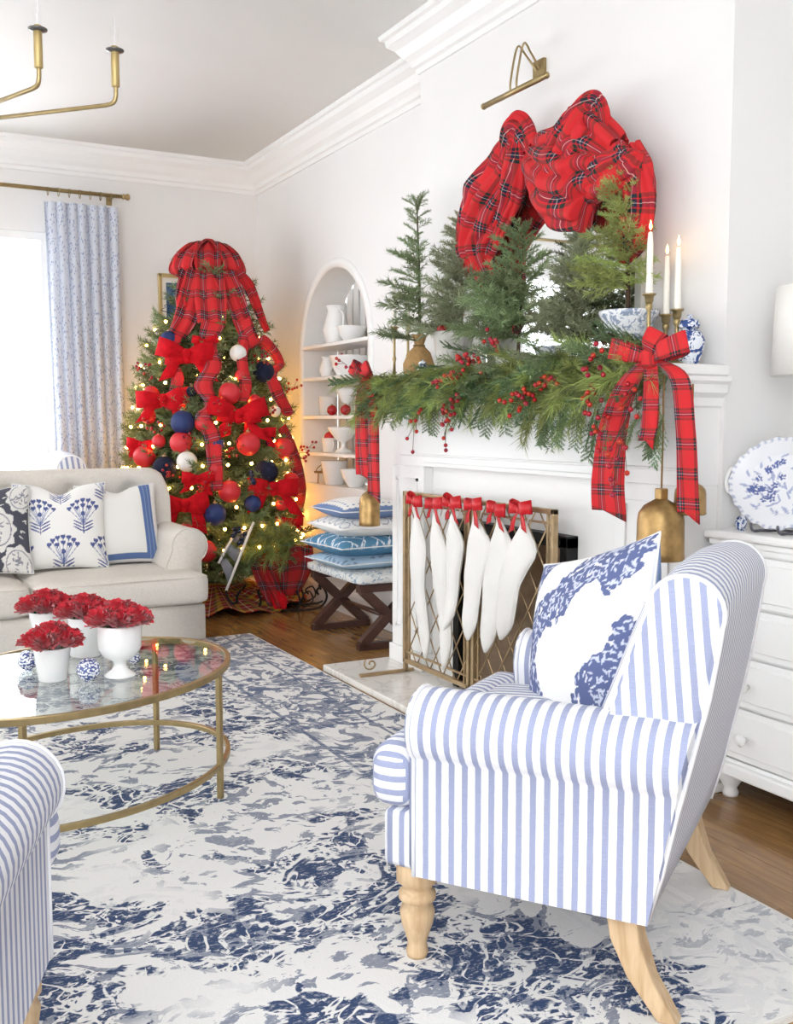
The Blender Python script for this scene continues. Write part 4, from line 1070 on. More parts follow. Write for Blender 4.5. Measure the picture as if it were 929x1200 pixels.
# ------------------------------------------------------------------ foliage kit
def needle(V, F, p, d, L, w):
    d = Vector(d).normalized(); s = d.orthogonal().normalized() if random.random() < .5 else d.cross(Vector((random.uniform(-1, 1), random.uniform(-1, 1), random.uniform(-1, 1)))).normalized()
    b = len(V); V += [tuple(p - s * w), tuple(p + s * w), tuple(p + d * L)]; F.append((b, b + 1, b + 2))
def sprig(kind, L, seed, mat):
    """one sprig along +X; stem and needles in one small mesh"""
    random.seed(seed); V = []; F = []
    def stem(a, b, r0, r1):
        v, f = tube([a, (a + b) / 2, b], [r0, (r0 + r1) / 2, r1], 4); bb = len(V); V.extend(v); F.extend([tuple(i + bb for i in q) for q in f])
    end = Vector((L, 0, -.12 * L))
    if kind == 'pine':
        stem(Vector(), end, .003, .0015)
        for i in range(150):
            t_ = random.uniform(.12, 1); p = end * t_; a = random.uniform(0, 2 * PI)
            d = Vector((random.uniform(.7, 1.2), math.cos(a) * .75, math.sin(a) * .75)); needle(V, F, p, d, L * random.uniform(.32, .5), .0013)
    elif kind == 'cedar':
        stem(Vector(), end, .003, .001)
        for i in range(16):
            t_ = .1 + .9 * i / 16; p = end * t_; sg = 1 if i % 2 else -1; l2 = L * .42 * (1 - .6 * t_)
            d = Vector((.75, sg * .8, random.uniform(-.25, .15))).normalized(); stem(p, p + d * l2, .0012, .0006)
            for k in range(11):
                q = p + d * l2 * k / 10
                for s2 in (-1, 1): needle(V, F, q, d + Vector((d.y * -s2 * .8, d.x * s2 * .8, random.uniform(-.3, .3))), L * .09 * (1.15 - k / 14), .0022)
    else:  # fir: twigs with short needles
        stem(Vector(), end, .0028, .0012); nt = 7
        tw = [(Vector(), end)]
        for i in range(nt):
            t_ = .18 + .7 * i / nt; p = end * t_; sg = 1 if i % 2 else -1
            d = Vector((.8, sg * random.uniform(.5, .9), random.uniform(-.2, .25))).normalized(); tw.append((p, p + d * L * (.5 - .3 * t_)))
        for a, b in tw:
            if a != tw[0][0] or b != end: stem(a, b, .0015, .0008)
            ln = (b - a).length; m = int(ln / L * 64) + 6; dd = (b - a).normalized(); o1 = dd.orthogonal().normalized(); o2 = dd.cross(o1)
            for k in range(m):
                q = a + (b - a) * ((k + .5) / m); an = random.uniform(0, 2 * PI)
                needle(V, F, q, dd * .75 + o1 * math.cos(an) * .8 + o2 * math.sin(an) * .8, .016 + .05 * L, .0016)
    return mk(kind + '_sprig', V, F, mat, False)
SPR = {'pine': [sprig('pine', .17, s, PINE) for s in (1, 2)], 'cedar': [sprig('cedar', .2, s, CEDAR) for s in (3, 4)], 'fir': [sprig('fir', .18, s, FIR) for s in (5, 6)], 'spruce': [sprig('fir', .15, s, SPRUCE) for s in (8, 9)], 'yfir': [sprig('fir', .18, s, PINE) for s in (15, 16)]}
random.seed(5)
def aim(d, roll=0.0):
    d = Vector(d).normalized(); q = d.to_track_quat('X', 'Z').to_matrix().to_4x4() @ Matrix.Rotation(roll, 4, 'X'); return q.to_euler()
def put_sprig(par, kind, p, d, sc_=1.0, name='sprig', roll=None):
    me = random.choice(SPR[kind]); o = link(name, me, par, p, aim(d, random.uniform(-.6, .6) if roll is None else roll), (sc_,) * 3); return o
BM = mk('berry', *ball(.0082, 8, 6), BERRY); BBM = mk('blue_berry', *ball(.016, 10, 7), BBERRY)
def berry_spray(name, label, root, d, n, spread, droop=0.0, group=None, mesh=None, cat='berries'):
    o = thing(name, label, cat, root, 0, group); d = Vector(d).normalized()
    for i in range(n):
        t_ = (i + 1) / n; q = d * spread * t_ + Vector((random.gauss(0, 1), random.gauss(0, 1), random.gauss(0, 1))) * min(spread * .16, .022) + Vector((0, 0, -droop * t_ * t_))
        b = link('berry', mesh or BM, o, q); st_ = d * spread * max(0, t_ - .25)
        add('twig', tube([st_, q], .0011, 4), TWIG, o)
    return o
# ------------------------------------------------------------------ garland on the mantel
gl_ = thing('evergreen_garland', 'mixed pine and cedar garland lying along the white mantel shelf', 'garland', (2.17, 3.25, SH))
O_ = Vector((2.17, 3.25, SH))
gy0, gy1 = 2.36, 4.28
core = [Vector((2.14 + .015 * math.sin(y * 7), y, SH + .02 + .006 * math.sin(y * 9))) - O_ for y in [gy0 + (gy1 - gy0) * i / 24 for i in range(25)]]
add('garland_stem', tube(core, .016, 8), TWIG, gl_)
for i in range(285):
    y = random.uniform(gy0, gy1); p = Vector((2.14, y, SH + .012)) - O_
    f = i / 285
    # long ends fall down in front of the mantel, shorter ones stand up
    a = random.uniform(-1.0, 1.0)
    d = Vector((random.uniform(-1.0, -.35), random.uniform(-.9, .9), random.uniform(-.95, .05 if y > 3.35 else .4)))
    kind = random.choices(('pine', 'cedar', 'fir', 'spruce'), (.42, .3, .2, .08))[0]
    if y > 3.95: kind = random.choices(('pine', 'cedar', 'fir'), (.6, .2, .2))[0]
    p = p + Vector((random.uniform(-.05, .1), 0, random.uniform(-.06, .05)))
    d.y = d.y - max(0, (y - 4.1)) * 3; put_sprig(gl_, kind, p, d, random.uniform(.75, 1.1))
random.seed(21)
for (px, py, d, n_) in ((450, 470, (-.3, .4, -.9), 5), (520, 470, (-.3, 0, -1), 5), (580, 470, (-.25, -.4, -.9), 4), (640, 482, (-.35, -.1, -1), 12), (680, 480, (-.35, .1, -1), 12), (760, 490, (-.3, .2, -1), 8), (560, 460, (-.3, .3, -.9), 4), (720, 480, (-.3, .6, -.8), 6)):
    for k in range(n_):
        p = onx(px + random.uniform(-22, 22), py + random.uniform(-28, 6), 2.10) - O_
        put_sprig(gl_, random.choice(('cedar', 'cedar', 'pine', 'fir')), p, Vector(d) + Vector((0, random.uniform(-.3, .3), random.uniform(-.1, .2))), random.uniform(.5, .8))
for i, (px, py, n_, dv, dr_) in enumerate(((560, 425, 22, (-.3, .7, .2), 0), (540, 440, 20, (-.5, .4, -.2), 0), (536, 462, 15, (-.4, .2, -.5), .02), (642, 440, 15, (-.4, -.4, -.2), 0), (625, 460, 18, (-.5, .2, -.4), 0), (690, 450, 12, (-.4, -.5, -.5), .03), (490, 480, 7, (-.3, -.1, -.9), .04), (525, 485, 8, (-.3, -.2, -.9), .03), (745, 450, 22, (-.35, -.05, -1), .06), (592, 412, 9, (-.3, .4, .3), 0), (712, 410, 10, (-.4, .2, -.4), 0), (700, 480, 8, (-.3, -.2, -.7), .02), (415, 432, 6, (-.4, .5, .3), 0))):
    p = onx(px, py, 2.02); berry_spray('berry_spray', 'long trailing spray of red berries hanging above the large brass bell' if i == 8 else ('red berry sprig dangling below the garland near the niche' if i in (6, 7) else ('red berry sprig beside the tartan bow at the niche end' if i == 12 else 'sprig of small red berries tucked into the mantel garland')), p, dv, n_, .28 if i == 8 else .10, dr_, 'red berry sprigs in the garland')
def pine_cone(name, label, p, s, par=None, grp=None, rot=(1.2, .3, 0)):
    o = thing(name, label, 'pine cone', p, 0, grp); o.rotation_euler = rot
    add('core', lathe([(1e-5, -s), (s * .3, -s * .7), (s * .4, 0), (s * .2, s * .8), (1e-5, s)], 10, False), CONE_M, o)
    V = []; F = []
    for k in range(44):
        z = -s * .85 + 1.75 * s * k / 44; r = s * .62 * math.sqrt(max(.08, 1 - (z / s / 1.05) ** 2)); a = k * 2.4
        b = len(V); c = Vector((math.cos(a), math.sin(a), 0)); tg = Vector((-c.y, c.x, 0))
        V += [tuple(c * r * .5 - tg * s * .08 + Vector((0, 0, z))), tuple(c * r * .5 + tg * s * .08 + Vector((0, 0, z))), tuple(c * r + tg * s * .13 + Vector((0, 0, z + s * .12))), tuple(c * r * 1.08 + Vector((0, 0, z + s * .2))), tuple(c * r - tg * s * .13 + Vector((0, 0, z + s * .12)))]
        F.append((b, b + 1, b + 2, b + 3, b + 4))
    add('scales', (V, F), CONE_M, o, smooth=False, solid=s * .06); return o
pine_cone('pine_cone', 'brown pine cone in the garland by the tartan bow and brass candlestick', onx(712, 398, 2.12), .03)
pine_cone('pine_cone', 'brown pine cone in the garland below the middle potted saplings', onx(606, 386, 2.15), .024)
pine_cone('pine_cone', 'brown pine cone low in the garland end beside the niche', onx(447, 466, 2.06), .022)

# ------------------------------------------------------------------ mini trees on the mantel
def mini_tree(name, label, px, topy, basey, X, wpx, kind, nb, trunk_r=.008, lean=0.0, seed=1, sparse=1.0, zbase=None):
    random.seed(seed); B = onx(px, basey, X); T = onx(px + lean, topy, X); h = T.z - B.z
    o = thing(name, label, 'potted tree', B); top = T - B
    add('trunk', tube([(0, 0, -.06), top * .5 + Vector((.006, .004, 0)), top * .97], [trunk_r, trunk_r * .7, trunk_r * .25], 8), TWIG, o)
    R = wpx * .0035 / 2
    for i in range(nb):
        t_ = .0 + .98 * (i + .5) / nb; a = i * 2.4 + random.uniform(-.4, .4)
        up = .25 + .9 * t_; L = R * (1.15 - .85 * t_) * random.uniform(.55, 1.3)
        s = max(L, .045) / .17
        d = Vector((math.cos(a), math.sin(a), up * .7))
        d.x = -abs(d.x) if (B.x + top.x * t_ + d.x * L * 1.2) > 2.31 else d.x
        put_sprig(o, kind, top * t_, d, s * sparse, 'branch')
    for k in range(3): put_sprig(o, kind, top * (.86 + .02 * k), Vector((random.uniform(-.3, .3), random.uniform(-.3, .3), 1)), .45, 'branch')
    return o
mini_tree('sapling_tree', 'tall sparse spruce sapling with burlap wrapped root on the mantel', 492, 228, 402, 2.24, 100, 'fir', 40, .008, -4, 1)
mini_tree('sapling_tree', 'dark feathery sapling in the ribbed white bowl on the mantel', 541, 252, 392, 2.26, 95, 'spruce', 60, .007, -2, 2, 1.15)
mini_tree('sapling_tree', 'bushy dark green sapling before the mirror between the ribbed bowl and transferware bowl', 607, 268, 398, 2.215, 108, 'fir', 60, .007, 6, 3, 1.1)
mini_tree('sapling_tree', 'grey green feathery sapling before the mirror beside the white transferware planter', 680, 276, 400, 2.24, 100, 'spruce', 60, .007, 2, 4, 1.1)
mini_tree('sapling_tree', 'tall yellow green spruce sapling in the white transferware planter beside the taper candles', 736, 192, 340, 2.25, 88, 'yfir', 56, .008, -2, 5, 1.0)
random.seed(31)
# wrapped root ball, bowls and planters
q = onx(491, 402, 2.24); rb_ = thing('burlap_root_ball', 'burlap wrapped root ball tied with twine under the tallest mantel sapling', 'root ball', (q.x, q.y, SH))
bl = [(1e-5, 0), (.05, 0), (.066, .03), (.068, .06), (.05, .095), (.022, .115), (.02, .12), (.034, .15), (.03, .152)]
V, F = lathe(bl, 26, False); V = [(x * (1 + .06 * math.sin(math.atan2(y, x) * 7 + z * 40)), y * (1 + .06 * math.sin(math.atan2(y, x) * 7 + z * 40)), z * 1.4) for x, y, z in V]
add('burlap_wrap', (V, F), BURLAP, rb_); add('twine', tube([(.024 * math.cos(a), .024 * math.sin(a), .163) for a in [2 * PI * k / 16 for k in range(16)]], .004, 6, closed=True), P('twine', '#8a6b42', .9, var=.1), rb_)
q = onx(531, 412, 2.22); rbw = thing('ribbed_bowl', 'ribbed white ceramic bowl holding a feathery sapling on the mantel', 'bowl', (q.x, q.y, SH))
V, F = lathe([(1e-5, 0), (.045, 0), (.052, .01), (.066, .05), (.074, .088), (.079, .094), (.079, .104), (.07, .104), (.066, .08)], 60, False)
V = [(x * (1 + (.02 * math.cos(math.atan2(y, x) * 20) if .008 < z < .09 else 0)), y * (1 + (.02 * math.cos(math.atan2(y, x) * 20) if .008 < z < .09 else 0)), z) for x, y, z in V]
V = [(x * 1.08, y * 1.08, z * 1.9) for x, y, z in V]
add('bowl', (V, F), P('ribbed_glaze', '#b5b2aa', .3, var=.02), rbw); add('soil', lathe([(1e-5, .165), (.07, .165)], 20, False), P('potting_moss', '#3a3324', .95, var=.3), rbw)
bb = thing('red_bauble', 'shiny red bauble resting on the rim of the ribbed bowl', 'ornament', onx(518, 387, 2.18)); add('ball', ball(.024, 20, 12), P('shiny_red', '#a5141c', .2, var=.05), bb); add('cap', lathe([(.006, .022), (.006, .03)], 10), GOLD, bb)
bb = thing('red_bauble', 'small red bauble among the sapling branches before the mirror', 'ornament', onx(605, 386, 2.17)); add('ball', ball(.017, 20, 12), REDM, bb); add('cap', lathe([(.005, .016), (.005, .022)], 10), GOLD, bb)
t = NT('grey_transferware'); o = t.obj(); n_ = t.noise(o, 42, 5, .65, 1.0)
t.color(t.mix(t.ramp(n_, [(.5, 0.0), (.56, 1.0)]), hexc('e6e7e9'), hexc('8b97ad'))); TRANS = t.fin(.25)
q = onx(737, 372, 2.25); tp_ = thing('transferware_planter', 'flared white and blue grey transferware planter at the bow end of the mantel', 'planter', (q.x, q.y, SH))
add('planter_body', lathe([(1e-5, 0), (.05, 0), (.055, .012), (.05, .03), (.062, .08), (.082, .15), (.098, .175), (.098, .185), (.088, .182), (.08, .16)], 40, False), TRANS, tp_); add('soil', lathe([(1e-5, .155), (.08, .155)], 20, False), P('potting_moss', '#3a3324', .95, var=.3), tp_)
q = onx(652, 410, 2.23); tb_ = thing('transferware_bowl', 'low blue and white transferware bowl in front of the mirror', 'bowl', (q.x, q.y, SH))
add('bowl', lathe([(1e-5, 0), (.04, 0), (.045, .01), (.07, .06), (.08, .085), (.082, .092), (.075, .088)], 36, False), TRANS, tb_); add('foot_ring', lathe([(.04, -.0), (.042, .006)], 24, False), TRANS, tb_)
q = onx(600, 405, 2.25); tb_ = thing('white_bowl', 'plain white bowl holding the bushy sapling before the mirror', 'bowl', (q.x, q.y, SH))
add('bowl', lathe([(1e-5, 0), (.04, 0), (.045, .01), (.065, .06), (.07, .085), (.072, .09), (.066, .088)], 36, False), CHINA, tb_); add('soil', lathe([(1e-5, .075), (.064, .075)], 20, False), P('potting_moss', '#3a3324', .95, var=.3), tb_)
def jar(label, q, s):
    j = thing('ginger_jar', label, 'jar', q); add('jar_body', lathe([(1e-5, 0), (.03 * s, 0), (.034 * s, .01 * s), (.05 * s, .06 * s), (.052 * s, .085 * s), (.04 * s, .11 * s), (.026 * s, .118 * s), (.026 * s, .13 * s)], 28), PORCJ, j)
    add('lid', lathe([(.034 * s, .126 * s), (.036 * s, .135 * s), (.03 * s, .15 * s), (.008 * s, .158 * s), (.01 * s, .168 * s), (1e-5, .172 * s)], 24, False), PORCJ, j)
t = NT('ginger_jar_glaze'); o = t.obj(); n_ = t.noise(o, 34, 4, .6, 1.4)
t.color(t.mix(t.ramp(n_, [(.48, 0.0), (.53, 1.0)]), hexc('e4e8f0'), hexc('2f4b8a'))); PORCJ = t.fin(.15)
q = onx(807, 412, 2.30); jar('blue and white ginger jar on the bare end of the mantel shelf', (q.x, q.y, SH), .92)
q = onx(495, 432, 2.19); jar('small blue and white lidded jar in the garland below the tallest sapling', (q.x, q.y, SH + .01), .5)
# candles
def candle(label, glabel, px, X, ztop_px, zhold_px, hs=1.0, lit=True, grp=None):
    B = onx(px, 420, X); ztop = onx(px, ztop_px, X).z; zh = onx(px, zhold_px, X).z - SH
    h = thing('brass_candlestick', glabel, 'candlestick', (B.x, B.y, SH), 0, grp + ' sticks' if grp else None)
    add('base', lathe([(1e-5, 0), (.04 * hs, 0), (.042 * hs, .006), (.03 * hs, .012), (.014 * hs, .02), (.008, .03)], 24), BRASS, h)
    add('stem', lathe([(.008, .025), (.006, zh * .4), (.010, zh * .45), (.006, zh * .5), (.006, zh - .05), (.011, zh - .04), (.011, zh - .03), (.008, zh - .025)], 18), BRASS, h)
    add('cup', lathe([(.008, zh - .028), (.013, zh - .02), (.014, zh - .004), (.021, zh), (.021, zh + .004), (.012, zh + .004)], 20), BRASS, h)
    c = thing('taper_candle', label, 'candle', (B.x, B.y, SH + zh), 0, grp); L = ztop - SH - zh
    add('wax', lathe([(.0105, -.015), (.011, 0), (.0095, L * .8), (.007, L - .004), (.002, L)], 16), WAX, c)
    add('wick', tube([(0, 0, L - .002), (.001, 0, L + .008)], .001, 5), BLACK, c)
    if lit: add('flame', lathe([(1e-5, L + .004), (.0045, L + .012), (.004, L + .020), (1e-5, L + .036)], 12, False), FLAME, c)
candle('lit white taper candle in the tall brass stick by the planter', 'tall slim brass candlestick at the tartan bow', 759, 2.21, 272, 346, grp=None)
candle('lit white taper candle in the brass stick nearest the ginger jar', 'brass candlestick nearest the ginger jar', 792, 2.28, 290, 364, 1.1)
candle('lit white taper candle in the short brass stick behind the tall tapers', 'short brass candlestick between the taper candles', 779, 2.33, 300, 370)
candle('unlit white taper candle beside the tallest sapling near the niche', 'slim brass candlestick beside the tallest sapling near the niche', 462, 2.24, 326, 384, .8, False)
candle('unlit white taper candle close against the tallest sapling trunk', 'slim brass candlestick close to the tallest sapling trunk', 478, 2.30, 340, 376, .8, False)
# ------------------------------------------------------------------ tartan bows at the garland ends and bells
def big_bow(label, c, loops, tails, wid=.062, mat=TARTR, X=2.03):
    o = thing('tartan_bow', label, 'bow', c); c = Vector(c); n = Vector((-1, -.35, 0)).normalized()
    for (px, py), b in loops:
        e = onx(px, py, X) - c; w = n.cross(e).normalized()
        V, F, uv = strip([Vector(), e * .45 + n * b, e * .92 + n * b * .5, e * 1.0 - n * b * .1, e * .75 - n * b * .8, e * .35 - n * b * .6, Vector()], w, [wid * .3, wid * .85, wid, wid, wid, wid * .8, wid * .3], 5, cross=3)
        add('loop', (V, F), mat, o, uv=uv, solid=.0015)
    for pts, wd in tails:
        Q = [Vector()] + [onx(a, b, XX) - c for a, b, XX in pts]
        V, F, uv = strip(Q, Vector((0, -1, 0)) * .93 + Vector((.36, 0, 0)), wd, 7, cross=4, fold=[0.0, .004, .006, .004], nf=1)
        # slanted cut end
        ncr = 7; k = len(V) - ncr
        for i in range(ncr): V[k + i] = (V[k + i][0], V[k + i][1], V[k + i][2] - .045 * (i / (ncr - 1) - .5))
        add('tail', (V, F), mat, o, uv=uv, solid=.0015)
    kn = rbox(.045, .05, .06, .018, 6, .004); add('knot', kn, mat, o, uv=boxuv)
    return o
big_bow('tartan ribbon bow with long tails at the candlestick end of the garland', onx(762, 420, 2.04), [((716, 408), .03), ((805, 400), .03), ((772, 388), .03)],
    [([(735, 450, 2.03), (718, 500, 2.06), (712, 560, 2.07), (714, 602, 2.07)], [.05, .075, .10, .115, .12]), ([(794, 440, 2.06), (802, 500, 2.08), (805, 560, 2.09), (807, 605, 2.09)], [.04, .06, .06, .065, .07]), ([(762, 460, 2.03), (760, 500, 2.03), (757, 518, 2.03)], [.04, .05, .055, .05])])
big_bow('tartan ribbon bow with hanging tails at the niche end of the garland', onx(428, 442, 2.06), [((412, 428), .025), ((432, 430), .025)],
    [([(424, 470, 2.06), (425, 520, 2.07), (428, 560, 2.08)], [.05, .085, .10, .11]), ([(436, 480, 2.05), (437, 530, 2.06), (439, 584, 2.06)], [.04, .06, .07, .075])])
def bell(label, px, py_top, py_bot, X, r, hangy):
    T = onx(px, py_top, X); B = onx(px, py_bot, X); h = T.z - B.z
    o = thing('brass_bell', label, 'bell', (B.x, B.y, B.z)); bd = add('bell_body', lathe([(r * .93, 0), (r, .004), (r * .97, h * .1), (r * .95, h * .55), (r * .9, h * .66), (r * .70, h * .76), (r * .3, h * .84), (r * .2, h * .86)], 28, False), DBRASS, o)
    m_ = bd.modifiers.new('s', 'SOLIDIFY'); m_.thickness = .004
    add('bell_collar', box(-r * .2, r * .2, -r * .2, r * .2, h * .84, h), DBRASS, o, smooth=False, bevel=.004)
    add('clapper', lathe([(1e-5, -.005), (.012, .004), (.012, .018), (.004, .026), (.003, h * .8)], 12), P('clapper_wood', '#7a5c3b', .7, var=.2), o)
    top = onx(px, hangy, X).z - B.z
    add('cord', tube([(0, 0, h), (.004, .003, (h + top) / 2), (0, 0, top)], .003, 6), P('twine', '#8a6b42', .9, var=.1), o)
    return o
bell('large antique brass bell hanging before the white pilaster from the tartan bow', 773, 572, 656, 2.10, .072, 440)
bell('antique brass bell half hidden behind the tartan ribbon tail', 808, 558, 603, 2.17, .048, 450)
bell('small brass bell hanging below the garland above the stacked pillows', 433, 568, 616, 2.10, .05, 470)

# ------------------------------------------------------------------ picture light
A = onx(634, 84, XB); pcl = thing('picture_light', 'brass picture light on the chimney breast above the tartan drape', 'picture light', (XB, A.y, A.z))
add('backplate', box(-.016, 0, -.035, .035, -.028, .042), BRASS, pcl, smooth=False, bevel=.003)
XH = 2.20; h0 = onx(567, 125, XH) - Vector((XB, A.y, A.z)); h1 = onx(640, 88, XH) - Vector((XB, A.y, A.z))
zc_ = (h0.z + h1.z) / 2; h0.z = h1.z = zc_; mid = (h0 + h1) / 2
add('lamp_hood', tube([h0, h1], .011, 14), BRASS, pcl)
for e in (h0, h1): add('end_cap', tf(ball(.0125, 12, 8), Matrix.Translation(e)), BRASS, pcl)
for dy in (-.02, .02):
    add('arm', tube(cr([Vector((-.01, dy * .5, .0)), Vector((-.06, dy * .8, .055)), Vector((-.13, mid.y * .6 + dy, .06)), Vector((mid.x, mid.y + dy, zc_ + .045)), Vector((mid.x, mid.y + dy, zc_))], 6), .004, 8), BRASS, pcl)
# ------------------------------------------------------------------ chandelier
hub = Vector((.23, 3.02, 1.93)); cdl = thing('brass_chandelier', 'brass chandelier with slender candle arms hanging from the ceiling', 'chandelier', hub)
ends = [onz(136, 122, 1.93), onz(46, 101, 1.93)]
angs = [math.atan2(e.y - hub.y, e.x - hub.x) for e in ends]; rad_ = [(e - hub).length for e in ends]
arms = [(angs[0], rad_[0]), (angs[1], rad_[1]), (angs[0] + PI, rad_[0]), (angs[1] + PI, rad_[1])]
BG = P('clear_bulb', '#f0f0ee', .1, 0)
t = NT('bulb_glass'); tr = t.n('ShaderNodeBsdfTransparent'); gl = t.n('ShaderNodeBsdfGlossy', i_Roughness=.05); mx = t.n('ShaderNodeMixShader'); mx.inputs[0].default_value = .05; t.l(tr.outputs[0], mx.inputs[1]); t.l(gl.outputs[0], mx.inputs[2]); t.l(mx.outputs[0], t.out.inputs[0]); BG = t.m
add('stem', tube([(0, 0, -.03), (0, 0, ZC - hub.z)], .008, 10), BRASS, cdl); add('canopy', lathe([(.06, ZC - hub.z - .001), (.06, ZC - hub.z - .012), (.02, ZC - hub.z - .03)], 24), BRASS, cdl); add('hub', lathe([(1e-5, -.05), (.014, -.045), (.02, -.02), (.02, .02), (.012, .04)], 16), BRASS, cdl)
for a, r in arms:
    d = Vector((math.cos(a), math.sin(a), 0)); e = d * r
    am = add('arm', tube([Vector()] + cr([d * (r - .03), d * (r - .008) + Vector((0, 0, .004)), e + Vector((0, 0, .02)), e + Vector((0, 0, .045))], 4), .0055, 8), BRASS, cdl)
    add('candle_sleeve', mv(lathe([(.008, .04), (.010, .042), (.010, .135), (.008, .137)], 14), e.x, e.y), P('brass_sleeve', '#b09a68', .45, .6, var=.08), am)
    add('bobeche', mv(lathe([(.008, .122), (.022, .126), (.022, .129), (.008, .128)], 20), e.x, e.y), P('smoky_steel', '#6f6c6a', .3, .8), am)
    add('bulb', mv(lathe([(.006, .137), (.011, .155), (.009, .18), (1e-5, .215)], 14, False), e.x, e.y), BG, am)

# ------------------------------------------------------------------ platter, stand and lamp on the dresser
PXp = 2.40; pcn = onx(918, 558, PXp); rv = .5 * (onx(918, 505, PXp).z - onx(918, 612, PXp).z); rh = onx(861, 558, PXp).y - pcn.y
def platter_col(x, y):
    rs = np.random.RandomState(4); col = np.tile(np.array(hexc('eceef2')), (len(x), 1)); M = np.zeros(len(x), bool); L = np.zeros(len(x), bool)
    r = np.hypot(x, y)
    for k in range(60):
        a, q = rs.uniform(0, 6.28), .74 * math.sqrt(rs.rand()); cx_, cy_ = q * math.cos(a), q * math.sin(a)
        L |= ell(x, y, cx_, cy_, .09, .022, rs.uniform(0, 3))
    for k in range(26):
        a, q = rs.uniform(0, 6.28), .66 * math.sqrt(rs.rand()); cx_, cy_ = q * math.cos(a), q * math.sin(a)
        for j in range(5): M |= ell(x, y, cx_ + .045 * math.cos(j * 1.256), cy_ + .045 * math.sin(j * 1.256), .03, .022, j * 1.256)
    col[L] = np.array(hexc('aab2cf')); col[M] = np.array(hexc('5f6ea6'))
    m = (r > .93) & (np.sin(np.arctan2(y, x) * 44) > .0); col[m] = np.array(hexc('b9c0d4')); return col
V = []; F = []; na, nr = 132, 40; XY = []
for j in range(nr + 1):
    q = j / nr
    for i in range(na):
        a = 2 * PI * i / na; sc_ = 1 + (.02 * math.cos(a * 22) if q > .93 else 0) + .03 * max(0, q - .7) / .3 * (math.cos(a * 4) * .6)
        x, y = q * math.cos(a) * sc_, q * math.sin(a) * sc_
        XY.append((q * math.cos(a), q * math.sin(a))); dep = .0 if q < .66 else .020 * ((q - .66) / .34) ** .7
        V.append((-dep, x * rh, y * rv))
for j in range(nr):
    for i in range(na): k = (i + 1) % na; F.append((j * na + i, j * na + k, (j + 1) * na + k, (j + 1) * na + i))
XY = np.array(XY)
plt_ = thing('transferware_platter', 'oval blue and white floral platter with scalloped rim on the dresser', 'platter', (PXp, pcn.y, DH + .012 + rv)); plt_.rotation_euler = (0, .14, 0)
add('dish', (V, F), attr_mat('platter_glaze', .2, 0), plt_, col=platter_col(XY[:, 0], XY[:, 1]), solid=.006)
for s in (-1, 1): add('handle', tube([(-.016, s * (rh * .98 + .022 * math.sin(PI * k / 10)), rv * .28 * math.cos(PI * k / 10)) for k in range(11)], .007, 8), attr_mat('platter_glaze', .2, 0), plt_) if False else add('handle', tube([(-.016, s * (rh * .98 + .022 * math.sin(PI * k / 10)), rv * .28 * math.cos(PI * k / 10)) for k in range(11)], .007, 8), CHINA, plt_)
pst = thing('plate_stand', 'dark wire plate stand holding the floral platter upright', 'plate stand', (PXp, pcn.y, DH))
for s in (-1, 1): add('easel_arm', tube(cr([(-.075, s * .05, .03), (-.065, s * .05, .008), (-.03, s * .05, .006), (.06, s * .05, .006), (.05, s * .045, .07), (.035, s * .03, .13)], 4), .004, 8), P('pewter', '#6b6870', .4, .7), pst)
add('cross_bar', tube([(.03, -.05, .006), (.03, .05, .006)], .0035, 8), P('pewter', '#6b6870', .4, .7), pst)
q = onx(876, 600, 2.385); bx_ = thing('blue_print_figurine', 'tiny blue and white porcelain dish leaning beside the floral platter', 'figurine', (q.x - .02, q.y, DH)); add('dish', tf(lathe([(1e-5, 0), (.014, .0), (.022, .006), (.023, .008), (.014, .004)], 20, False), Matrix.Translation((0, 0, .022)) @ Matrix.Rotation(-1.3, 4, 'Y')), PORCJ, bx_); add('foot', lathe([(.012, 0), (.009, .004), (.003, .01)], 14), PORCJ, bx_)
lq = onx(903, 443, 2.55); lm = thing('table_lamp', 'white drum shade table lamp on the white dresser', 'lamp', (2.55, lq.y - .205, DH))
zs0 = lq.z - DH; zs1 = onx(903, 345, 2.55).z - DH
sh_ = add('lamp_shade', lathe([(.155, zs0), (.145, zs1)], 40, False), P('lamp_shade_linen', '#f3f1ec', .9, var=.01, vscale=60, bump=.1, bscale=400), lm); m_ = sh_.modifiers.new('s', 'SOLIDIFY'); m_.thickness = .003
add('lamp_base', lathe([(1e-5, 0), (.06, 0), (.06, .012), (.03, .02), (.05, .06), (.07, .13), (.06, .2), (.025, .26), (.012, .28)], 32), PORCJ, lm)
add('lamp_neck', tube([(0, 0, .27), (0, 0, zs1 - .02)], .006, 8), BRASS, lm); add('harp_spider', join(tube([(-.145, 0, zs1 - .02), (.145, 0, zs1 - .02)], .002, 6), tube([(0, -.145, zs1 - .02), (0, .145, zs1 - .02)], .002, 6)), BRASS, lm)

